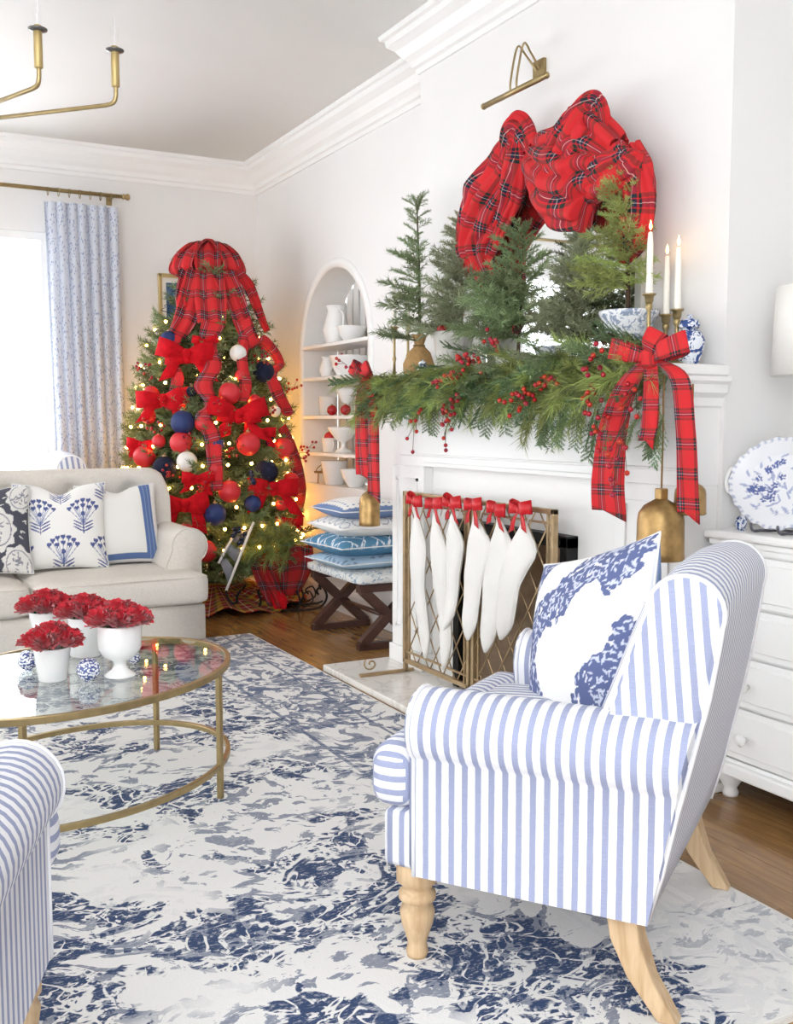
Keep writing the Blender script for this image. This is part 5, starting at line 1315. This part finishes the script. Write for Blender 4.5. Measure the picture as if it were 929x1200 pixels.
# ------------------------------------------------------------------ crockery in the niche
def dish(name, label, cat, prof, px, shelf, dx=.09, extra=None, mat=None):
    X = XL + dx; z = NSH[shelf] if shelf < 4 else Nz0
    y = onx(px, 450, X).y; y = min(max(y, NYc - NR + .06), NYc + NR - .06)
    o = thing(name, label, cat, (X, y, z)); add('body', lathe(prof, 28, False), mat or CHINA, o)
    if extra: extra(o)
    return o
def bowlp(r, h): return [(1e-5, 0), (r * .45, 0), (r * .5, h * .06), (r * .85, h * .5), (r, h * .95), (r * 1.02, h), (r * .95, h * .97), (r * .7, h * .5)]
def pitp(r, h): return [(1e-5, 0), (r * .7, 0), (r * .75, h * .05), (r, h * .35), (r * .75, h * .72), (r * .62, h * .85), (r * .78, h), (r * .72, h), (r * .55, h * .85)]
def pedp(r, h): return [(1e-5, 0), (r * .55, 0), (r * .5, h * .08), (r * .18, h * .2), (r * .18, h * .42), (r * .5, h * .52), (r * .95, h * .9), (r, h), (r * .93, h * .97), (r * .4, h * .58)]
def hnd(r, h):
    return lambda o: add('handle', tube(cr([(0, -r * .7, h * .85), (0, -r * 1.25, h * .75), (0, -r * 1.3, h * .5), (0, -r * .92, h * .3)], 4), .007, 8), CHINA, o)
def rim(r, h): return lambda o: add('foot', lathe([(r * .45, -.0), (r * .47, h * .08)], 20, False), CHINA, o)
dish('white_pitcher', 'tall white ironstone pitcher on the top shelf of the niche', 'pitcher', pitp(.085, .24), 394, 0, .10, hnd(.085, .24))
dish('white_tureen', 'stacked white ironstone bowl beside the pitcher on the top shelf', 'bowl', bowlp(.09, .10), 412, 0, .12, rim(.09, .1))
dish('white_serving_bowl', 'wide white serving bowl under the top shelf of the niche', 'bowl', bowlp(.13, .12), 411, 1, .10, rim(.13, .12))
dish('white_creamer', 'small white creamer on the second shelf of the niche', 'pitcher', pitp(.055, .13), 384, 1, .08, hnd(.055, .13))
dish('white_teacup', 'white cup holding red berries on the second niche shelf', 'cup', bowlp(.05, .07), 399, 1, .04, hnd(.05, .07))
dish('white_goblet', 'white footed goblet on the third shelf of the niche', 'goblet', pedp(.07, .17), 406, 2, .12, rim(.07, .17))
dish('white_jar', 'straight white crock on the third shelf near the tree', 'crock', tumbler(.055, .06, .12), 384, 2, .1, rim(.055, .12))
dish('white_compote', 'white pedestal compote on the fourth shelf of the niche', 'compote', pedp(.10, .16), 402, 3, .10, rim(.1, .16))
dish('white_mug', 'plain white mug on the fourth shelf topped with red', 'cup', tumbler(.045, .05, .09), 386, 3, .08, hnd(.045, .09))
dish('white_planter_cup', 'tapered white planter on the niche floor', 'planter', tumbler(.06, .085, .15), 391, 4, .08, rim(.06, .15))
dish('white_sugar_bowl', 'rounded white lidded bowl on the niche floor behind the tartan tail', 'bowl', bowlp(.09, .11), 416, 4, .08, rim(.09, .11))
for px in (389, 405):
    q = onx(px, 478, XL - .0); o = thing('red_bauble', 'glossy red bauble on the third shelf of the niche', 'ornament', (XL + .03, onx(px, 478, XL + .03).y, NSH[2] + .032), 0, 'red baubles on the niche shelf'); add('ball', ball(.032, 20, 12), P('shiny_red', '#a5141c', .2, var=.05), o); add('cap', lathe([(.007, .03), (.007, .038)], 10), GOLD, o)
q = onx(400, 442, XL + .02); berry_spray('berry_cup_sprig', 'red berries sitting in the white cup in the niche', (XL + .04, onx(399, 442, XL + .04).y, NSH[1] + .07), (0, .2, 1), 9, .05)
o = thing('red_bauble', 'red bauble half sunk in the mug on the fourth niche shelf', 'ornament', (XL + .08, onx(386, 515, XL + .08).y, NSH[3] + .095)); add('ball', ball(.034, 20, 12), REDM, o); add('cap', lathe([(.007, .033), (.007, .04)], 10), GOLD, o)
# ------------------------------------------------------------------ Christmas tree
random.seed(40)
TX, TY = 2.02, 6.32
TRZ = [(.12, .50), (.3, .555), (.8, .53), (1.5, .40), (1.85, .28), (2.08, .16), (2.2, .02), (2.5, 0.0)]
def trad(z):
    if z <= TRZ[0][0]: return TRZ[0][1]
    for (a, b), (c, d) in zip(TRZ, TRZ[1:]):
        if z <= c: return b + (d - b) * (z - a) / (c - a)
    return 0.0
def oncone(px, py, off=0.0):
    d = ray(px, py).normalized(); t_ = 4.5; best = (9, None)
    while t_ < 8:
        p = CAMP + d * t_; r = math.hypot(p.x - TX, p.y - TY); R = trad(p.z) + off
        if r <= R: p.x = min(p.x, XL - .09); return p
        if r - R < best[0]: best = (r - R, p)
        t_ += .01
    p = best[1]; p.x = min(p.x, XL - .09); return p
tree = thing('christmas_tree', 'tall evergreen christmas tree covered in red and navy ornaments in the corner', 'christmas tree', (TX, TY, 0))
add('trunk', tube([(0, 0, .0), (0, 0, 2.2)], [.035, .008], 10), TWIG, tree)
add('tree_stand', join(lathe([(.06, .03), (.06, .14), (.045, .14)], 16), box(-.2, .2, -.02, .02, 0, .03), box(-.02, .02, -.2, .2, 0, .03)), BLACK, tree, smooth=False)
def bough(L, seed):
    random.seed(seed); V = []; F = []; end = Vector((L, 0, -.1 * L)); tw = [(Vector(), end)]
    for i in range(13):
        t_ = .12 + .8 * i / 13; p = end * t_; sg_ = 1 if i % 2 else -1
        d = Vector((.75, sg_ * random.uniform(.5, .95), random.uniform(-.3, .35))).normalized(); tw.append((p, p + d * L * (.55 - .32 * t_)))
    for a, b in tw:
        v, f = tube([a, b], [.002, .001], 4); bb = len(V); V.extend(v); F.extend([tuple(i + bb for i in q) for q in f])
        ln = (b - a).length; m = int(ln / L * 95) + 8; dd = (b - a).normalized(); o1 = dd.orthogonal().normalized(); o2 = dd.cross(o1)
        for k in range(m):
            an = random.uniform(0, 2 * PI); needle(V, F, a + (b - a) * ((k + .5) / m), dd * .8 + o1 * math.cos(an) * .8 + o2 * math.sin(an) * .8, random.uniform(.028, .042), .0026)
    return mk('fir_bough', V, F, FIR, False)
TB = [bough(.34, s) for s in (51, 52, 53)]
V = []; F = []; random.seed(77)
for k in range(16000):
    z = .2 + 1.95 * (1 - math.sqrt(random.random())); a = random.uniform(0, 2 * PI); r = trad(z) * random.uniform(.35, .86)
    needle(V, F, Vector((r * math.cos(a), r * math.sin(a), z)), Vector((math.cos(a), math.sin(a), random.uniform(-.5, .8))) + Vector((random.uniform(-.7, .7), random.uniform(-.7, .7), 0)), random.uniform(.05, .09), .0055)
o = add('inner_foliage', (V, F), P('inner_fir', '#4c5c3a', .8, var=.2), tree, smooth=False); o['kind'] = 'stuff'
random.seed(41)
for i in range(298):
    f = (i + .5) / 298; z = .22 + 2.0 * (1 - math.sqrt(1 - f)) / 1.0
    z = min(z, 2.2); a = i * 2.39996 + random.uniform(-.3, .3); R = trad(z)
    up = random.uniform(.05, .45) + .7 * max(0, (z - 1.7) / .5)
    L = .34 * random.uniform(.8, 1.15) * (1 if R > .25 else .55 + R * 1.4)
    r0 = max(R - L * .82, .01)
    if TX + (r0 + L) * math.cos(a) > XL - .12: L *= .6; r0 = max(min(R, (XL - .13 - TX) / max(math.cos(a), .1)) - L * 1.05, .01)
    o = link('branch', random.choice(TB), tree, (r0 * math.cos(a), r0 * math.sin(a), z - up * L * .5), aim((math.cos(a), math.sin(a), up), random.uniform(-.5, .5)), (L / .34,) * 3)
# string lights
ls = thing('light_string', 'warm white string lights wound around the christmas tree', 'string lights', (TX, TY, 0))
wire = []; bulbs = []
for k in range(900):
    f = k / 899; z = .30 + 1.75 * f; a = f * 2 * PI * 14; r = trad(z) + .01 + .015 * math.sin(k * .9)
    wire.append((r * math.cos(a), r * math.sin(a), z))
add('wire', tube(wire, .0022, 4), P('green_wire', '#1d2a1a', .6), ls)
lb = mk('bulb', *ball(.0095, 8, 6), BULB)
for k in range(240):
    f = (k + .5) / 240; f = 1 - math.sqrt(1 - f * .98); z = .30 + 1.75 * f; a = f * 2 * PI * 14; r = trad(z) + .03
    link('bulb', lb, ls, (r * math.cos(a), r * math.sin(a), z + .01))
# ornaments
OM = {}; BL = []
PXM = .0054
def bauble(px, py, rpx, kind):
    nm, mat, lab = {'r': ('red_ball_ornament', REDM, 'matte red ball ornament hanging on the christmas tree'), 'n': ('navy_ball_ornament', NAVYM, 'matte navy ball ornament hanging on the christmas tree'),
        'd': ('fuzzy_navy_ornament', NAVYD, 'dark fuzzy navy pompom ornament on the christmas tree'), 'w': ('white_ball_ornament', WHITEB, 'white yarn ball ornament on the christmas tree')}[kind]
    r = rpx * PXM * .94; key = (kind, round(r, 3))
    if key not in OM: OM[key] = (mk('ball', *ball(r, 22, 14), mat), mk('cap', *lathe([(r * .22, r * .94), (r * .22, r * 1.12), (r * .08, r * 1.14), (r * .05, r * 1.3)], 10), GOLD))
    p = oncone(px, py, .03)
    o = thing(nm, lab, 'ornament', p, 0, nm.replace('_', ' ') + 's on the tree'); BL.append((o, kind, px, py, rpx)); link('ball', OM[key][0], o); link('cap', OM[key][1], o)
for a in ((198, 399, 11, 'n'), (242, 393, 6, 'n'), (279, 414, 10, 'w'), (269, 461, 13, 'r'), (309, 436, 13, 'd'), (177, 462, 10, 'r'), (291, 520, 14, 'r'), (212, 519, 13, 'r'), (214, 495, 14, 'n'), (332, 525, 13, 'r'), (322, 482, 7, 'w'), (238, 496, 10, 'r'), (174, 488, 9, 'r'), (169, 535, 13, 'r'), (193, 549, 14, 'd'), (219, 541, 12, 'w'), (269, 576, 13, 'r'), (252, 603, 13, 'n'), (312, 553, 14, 'd'), (241, 646, 13, 'r'), (341, 563, 10, 'r'), (224, 459, 6, 'd'), (298, 470, 8, 'r'), (252, 550, 8, 'r'), (330, 590, 9, 'r'), (205, 470, 7, 'r'), (296, 590, 10, 'n'), (220, 620, 9, 'r'), (345, 545, 7, 'r'), (282, 440, 7, 'r'), (255, 520, 8, 'n'), (186, 517, 8, 'r')): bauble(*a)
KN = {'r': 'red ball', 'n': 'navy ball', 'd': 'fuzzy navy pompom', 'w': 'white yarn ball'}
for (o, kind, px, py, rp) in BL:   # say which other kind of ornament each one hangs next to
    oth = sorted(((q[2] - px) ** 2 + (q[3] - py) ** 2, q) for q in BL if q[1] != kind and q[0] is not o) if False else sorted([((q[2] - px) ** 2 + (q[3] - py) ** 2, i) for i, q in enumerate(BL) if q[1] != kind])
    q = BL[oth[0][1]]; rel = 'just below' if py - q[3] > 10 else ('just above' if q[3] - py > 10 else 'beside')
    o['label'] = ('small ' if rp < 9 else '') + {'r': 'matte red ball ornament', 'n': 'matte navy ball ornament', 'd': 'dark fuzzy navy pompom ornament', 'w': 'white yarn ball ornament'}[kind] + ' hanging %s a %s on the tree' % (rel, KN[q[1]])
# velvet bows
def velvet_bow(px, py, s, seed):
    p = oncone(px, py, .05); n = Vector((p.x - TX, p.y - TY, 0)).normalized() * .4 + (CAMP - p).normalized() * .6; n.z = 0
    o = thing('velvet_bow', ('large red velvet bow just under the tartan streamers beside the picture frame', 'red velvet bow above the navy ball on the curtain side of the tree', 'red velvet bow below a red ball beside the hanging tartan ribbon', 'red velvet bow low on the tree just above the sofa arm', 'red velvet bow under a fuzzy navy pompom above the sleigh greenery')[seed] if seed < 5 else 'small red velvet bow tied on the christmas tree', 'bow', p, 0, 'red velvet bows on the tree')
    bow_small(o, (0, 0, 0), n, s, VELVET, True, seed); bow_small(o, (0, 0, -.02 * s / .1), n, s * .8, VELVET, False, seed + 50)
for i, a in enumerate(((219, 415, .165), (192, 467, .15), (279, 485, .165), (217, 590, .15), (319, 570, .165), (240, 400, .07), (305, 505, .09), (232, 560, .10), (340, 610, .09), (165, 520, .09))): velvet_bow(*a, i)
# blue berry clusters and red berry picks
for (px, py) in ((316, 508), (278, 615), (295, 555), (283, 625)):
    p = oncone(px, py, .04); berry_spray('blue_berry_pick', 'cluster of dark blue berries on the christmas tree', p, (-.3, -.6, -.5), 5, .08, 0, 'blue berry picks on the tree', BBM)
BRM = mk('berry', *ball(.009, 8, 6), BERRY)
for (px, py) in ((180, 440), (305, 490), (190, 505), (340, 540), (226, 520), (255, 480), (270, 530), (330, 460), (240, 575), (205, 560), (300, 425), (355, 530)):
    p = oncone(px, py, .02); d = (p - Vector((TX, TY, p.z - .2))).normalized(); berry_spray('red_berry_pick', 'sprig of red berries stuck into the christmas tree', p, d, 10, .13, 0, 'red berry picks on the tree', BRM)
# tartan topper and streamers
tpx = oncone(246, 296, 0); topz = 2.22
top = thing('tartan_tree_topper', 'tartan ribbon bow topper with streamers crowning the christmas tree', 'tree topper', (TX, TY, topz))
Oc = Vector((TX, TY, topz))
def stream(name, pts, wpx, off=.05, fold=.012, nf=2, mat=TART):
    Q = []
    for a, b in pts: Q.append(oncone(a, b, off) - Oc)
    sides = []
    for i in range(len(Q)):
        tg = (Q[min(i + 1, len(Q) - 1)] - Q[max(i - 1, 0)]).normalized(); c = Q[i] + Oc
        n = ((CAMP - c).normalized() + Vector((c.x - TX, c.y - TY, .05)).normalized()).normalized(); sides.append(n.cross(tg).normalized())
    V, F, uv = strip(Q, sides, [w * PXM for w in wpx], 7, fold=[fold * .4, fold, fold], nf=nf)
    return add(name, (V, F), mat, top, uv=uv, solid=.002)
rs = random.Random(3)
# dome of loops round the tip
for k in range(9):
    a = k * 2 * PI / 9 + .2; d = Vector((math.cos(a), math.sin(a), 0)); w = Vector((-d.y, d.x, 0)); R = .215 + .015 * (k % 2)
    V, F, uv = strip([Vector((0, 0, .03)), d * R * .35 + Vector((0, 0, .04)), d * R * .8 + Vector((0, 0, -.035)), d * R + Vector((0, 0, -.12)), d * R * .8 + Vector((0, 0, -.14)), d * R * .35 + Vector((0, 0, -.06))], w, [.05, .13, .17, .16, .12, .05], 5, fold=[.006, .012, .012], nf=2)
    add('topper_loop', (V, F), TART, top, uv=uv, solid=.002)
add('topper_knot', mv(rbox(.09, .09, .07, .025, 6, .01), 0, 0, .03), TART, top, uv=boxuv)
stream('streamer', [(240, 296), (232, 320), (226, 345), (218, 372), (207, 392)], [16, 26, 30, 26, 20])
stream('streamer', [(246, 296), (246, 325), (247, 352), (248, 378)], [18, 32, 36, 30])
stream('streamer', [(252, 296), (262, 322), (272, 345), (282, 372), (292, 395), (300, 402)], [14, 26, 26, 22, 20, 16])
stream('streamer', [(256, 296), (276, 318), (290, 335), (303, 365), (314, 388)], [8, 14, 16, 12, 8], .07)
stream('streamer', [(236, 296), (222, 318), (215, 345), (214, 360)], [10, 18, 18, 14])
stream('ribbon', [(250, 378), (243, 405), (250, 428), (238, 452), (250, 474), (238, 488), (248, 510), (252, 545), (254, 575)], [26, 20, 18, 20, 18, 18, 18, 17, 12], .06, .01, 1)
stream('ribbon', [(285, 375), (296, 402), (310, 400), (328, 424), (318, 436), (326, 462), (338, 484), (330, 482)], [18, 16, 14, 14, 16, 16, 13, 8], .07, .008, 1)
stream('ribbon', [(288, 380), (284, 420), (288, 450), (284, 470)], [14, 12, 14, 12], .06, .008, 1)
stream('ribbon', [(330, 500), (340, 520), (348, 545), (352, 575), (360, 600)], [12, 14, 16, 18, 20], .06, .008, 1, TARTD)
stream('ribbon', [(206, 392), (200, 420), (208, 445), (196, 480)], [16, 13, 14, 12], .05, .008, 1)

# ------------------------------------------------------------------ tree skirt, sled, sleigh of greens
skb = P('skirt_lining', '#2b2a1e', .9, var=.1)
sk = thing('tree_skirt', 'red and gold tartan tree skirt gathered on the floor under the tree', 'tree skirt', (TX, TY, 0))
rings = []; uv = []
N = 120
for j in range(13):
    q = j / 12; ring = []
    for i in range(N + 1):
        a = 2 * PI * i / N; r = .10 + .50 * q; z = .015 + .12 * (1 - q) ** 1.3 + (.03 * q * (.5 + .5 * math.sin(a * 17)) + .02 * q * math.sin(a * 7 + 1)); ring.append((r * math.cos(a), r * math.sin(a), z)); uv.append((a * .5, r))
    rings.append(ring)
t = NT('gold_plaid'); sx = t.n('ShaderNodeSeparateXYZ'); t.l(t.uv(), sx.inputs[0]); cs = []
for i in (0, 1):
    frr = t.math('FRACT', t.math('MULTIPLY', sx.outputs[i], 9)); cs.append(t.ramp(frr, [(0, hexc('c9a23c')), (.25, hexc('a3242a')), (.55, hexc('e5dcc4')), (.62, hexc('a3242a')), (.85, hexc('3e5a3a'))], True))
t.color(t.mix(.5, cs[0], cs[1])); GP = t.fin(.85)
add('skirt_cloth', loft(rings), GP, sk, uv=uv, solid=.004)
# white-railed sled leaning into the tree
sl = thing('wooden_sled', 'small grey sled with slim white rails leaning into the tree', 'sled', onz(272, 700, 0))
o0 = onz(272, 700, 0)
A1, A2 = onz(264, 692, .03), onz(246, 672, .0)
def toward(px, py, Y): return ony(px, py, Y)
e1 = toward(297, 612, 5.72); s1 = toward(265, 692, 5.62); e0 = toward(277, 622, 5.76); s0 = toward(256, 660, 5.70)
add('rail', tube([s1 - o0, e1 - o0], .008, 8), TRIM, sl); add('rail', tube([s0 - o0, e0 - o0], .008, 8), TRIM, sl)
for k in range(3):
    f0, f1 = .12 + .28 * k, .32 + .28 * k
    a, b, c, d = s0.lerp(e0, f0), s1.lerp(e1, f0), s1.lerp(e1, f1), s0.lerp(e0, f1)
    o_ = Vector((-.005, .02, 0)); add('slat', ([tuple(v - o0 + o_) for v in (a, b, c, d)], [(0, 1, 2, 3)]), P('weathered_grey_wood', '#8c8f98', .7, var=.15, vscale=20), sl, solid=.008)
run = [s1 - o0 + Vector((0, 0, -.0)), s1 - o0 + Vector((.005, -.01, -.04)), s1 - o0 + Vector((.03, -.03, -.075)), s1 - o0 + Vector((.06, -.03, -.06))]
add('runner', tube(cr(run, 5), .007, 8), BLACK, sl)
# wrought iron sleigh filled with greens and tartan
sg = onz(327, 716, 0); slg = thing('iron_sleigh', 'black wrought iron sleigh planter lined with dark tartan beside the tree', 'sleigh planter', (sg.x, sg.y, 0))
def loc_(px, py, X=None, dep=None): return atd(px, py, dep or 6.25) - Vector((sg.x, sg.y, 0))
cr_ = cR
def wire_(name, pts, r=.007): return add(name, tube(cr([sp2(*p) for p in pts], 5), r, 8), BLACK, slg)
def sp2(u, z, dpt=0.0): return Vector((cR.x * u * .86, cR.y * u * .86, z)) + Vector((cF.x, cF.y, 0)) * dpt
for dpt in (0.0, .2):
    wire_('runner', [(-.27, .13, dpt), (-.30, .08, dpt), (-.27, .02, dpt), (-.2, .008, dpt), (0, .008, dpt), (.2, .008, dpt), (.3, .03, dpt), (.34, .09, dpt), (.31, .15, dpt), (.27, .13, dpt), (.28, .10, dpt)])
    wire_('upright', [(-.15, .008, dpt), (-.13, .06, dpt), (-.15, .12, dpt)]); wire_('upright', [(.13, .008, dpt), (.15, .06, dpt), (.13, .12, dpt)])
    wire_('scroll', [(.17, .02, dpt), (.24, .06, dpt), (.22, .12, dpt), (.17, .10, dpt), (.19, .07, dpt)], .005)
add('cross_bar', tube([sp2(-.15, .12, 0), sp2(-.15, .12, .2)], .006, 8), BLACK, slg); add('cross_bar', tube([sp2(.13, .12, 0), sp2(.13, .12, .2)], .006, 8), BLACK, slg)
# tartan bag
rings = []; uv = []
for j in range(15):
    q = j / 14; ring = []; z = .09 + .30 * q; w = .11 + .10 * math.sin(min(1, q * 1.25) * PI / 2); dd = .08 + .05 * q
    for i in range(49):
        a = 2 * PI * i / 48; rr = 1 + .05 * math.sin(a * 6 + q * 3) * q + .03 * math.sin(a * 11)
        ring.append(sp2(w * math.cos(a) * rr + .02, z + .012 * math.sin(a * 5) * q, .1 + dd * math.sin(a) * rr)); uv.append((a / (2 * PI) * .95, q * .34))
    rings.append(ring)
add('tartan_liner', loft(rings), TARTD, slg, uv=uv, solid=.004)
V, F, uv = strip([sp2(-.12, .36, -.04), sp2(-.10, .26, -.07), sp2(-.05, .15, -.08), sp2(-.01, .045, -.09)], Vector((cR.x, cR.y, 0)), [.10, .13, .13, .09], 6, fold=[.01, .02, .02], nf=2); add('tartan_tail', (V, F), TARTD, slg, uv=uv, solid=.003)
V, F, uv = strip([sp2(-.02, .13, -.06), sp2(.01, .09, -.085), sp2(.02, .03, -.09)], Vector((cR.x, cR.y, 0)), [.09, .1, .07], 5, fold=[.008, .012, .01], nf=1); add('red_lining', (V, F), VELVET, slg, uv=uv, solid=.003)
gr_ = thing('greenery_bunch', 'bunch of pine and cedar cuttings filling the tartan lined sleigh', 'greenery', (sg.x, sg.y, .44)); random.seed(9)
for k in range(80):
    u = random.uniform(-.2, .11); kd = random.choice(('pine', 'pine', 'cedar', 'spruce')); a = random.uniform(-1, 1)
    p = sp2(u, random.uniform(-.04, .05), random.uniform(-.09, .12)); d = Vector((cR.x, cR.y, 0)) * (u * 2.2 + a * .5 - .1) + Vector((-cF.x, -cF.y, 0)) * random.uniform(.1, .9) + Vector((0, 0, random.uniform(-.35, .7)))
    put_sprig(gr_, kd, p, d, random.uniform(.85, 1.2))
def w_(u, z, d): v = sp2(u, z, d); return (sg.x + v.x, sg.y + v.y, v.z)
pine_cone('pine_cone', 'large brown pine cone on the sleigh edge nearest the sled', w_(-.17, .37, -.02), .04)
pine_cone('pine_cone', 'brown pine cone nestled in the middle of the sleigh greenery', w_(-.09, .42, -.03), .035)
for k, (px, py) in enumerate(((382, 560),)):
    bs = thing('wire_cloche_stand', 'small aged brass wire stand on the niche floor beside the crockery', 'stand', (XL + .06, onx(382, 560, XL + .06).y, Nz0))
    for s in (-1, 1): add('hoop', tube([(0, s * .0 + .07 * math.cos(PI * q / 12), .075 + .05 * math.sin(PI * q / 12)) if s > 0 else (.07 * math.cos(PI * q / 12), 0, .075 + .05 * math.sin(PI * q / 12)) for q in range(13)], .003, 6), DBRASS, bs)
    add('tray', lathe([(1e-5, .07), (.075, .07), (.078, .08), (.073, .075)], 24, False), DBRASS, bs)
    for q in range(3): add('leg', tube([(.06 * math.cos(q * 2.1), .06 * math.sin(q * 2.1), .07), (.065 * math.cos(q * 2.1), .065 * math.sin(q * 2.1), 0)], .004, 6), DBRASS, bs)
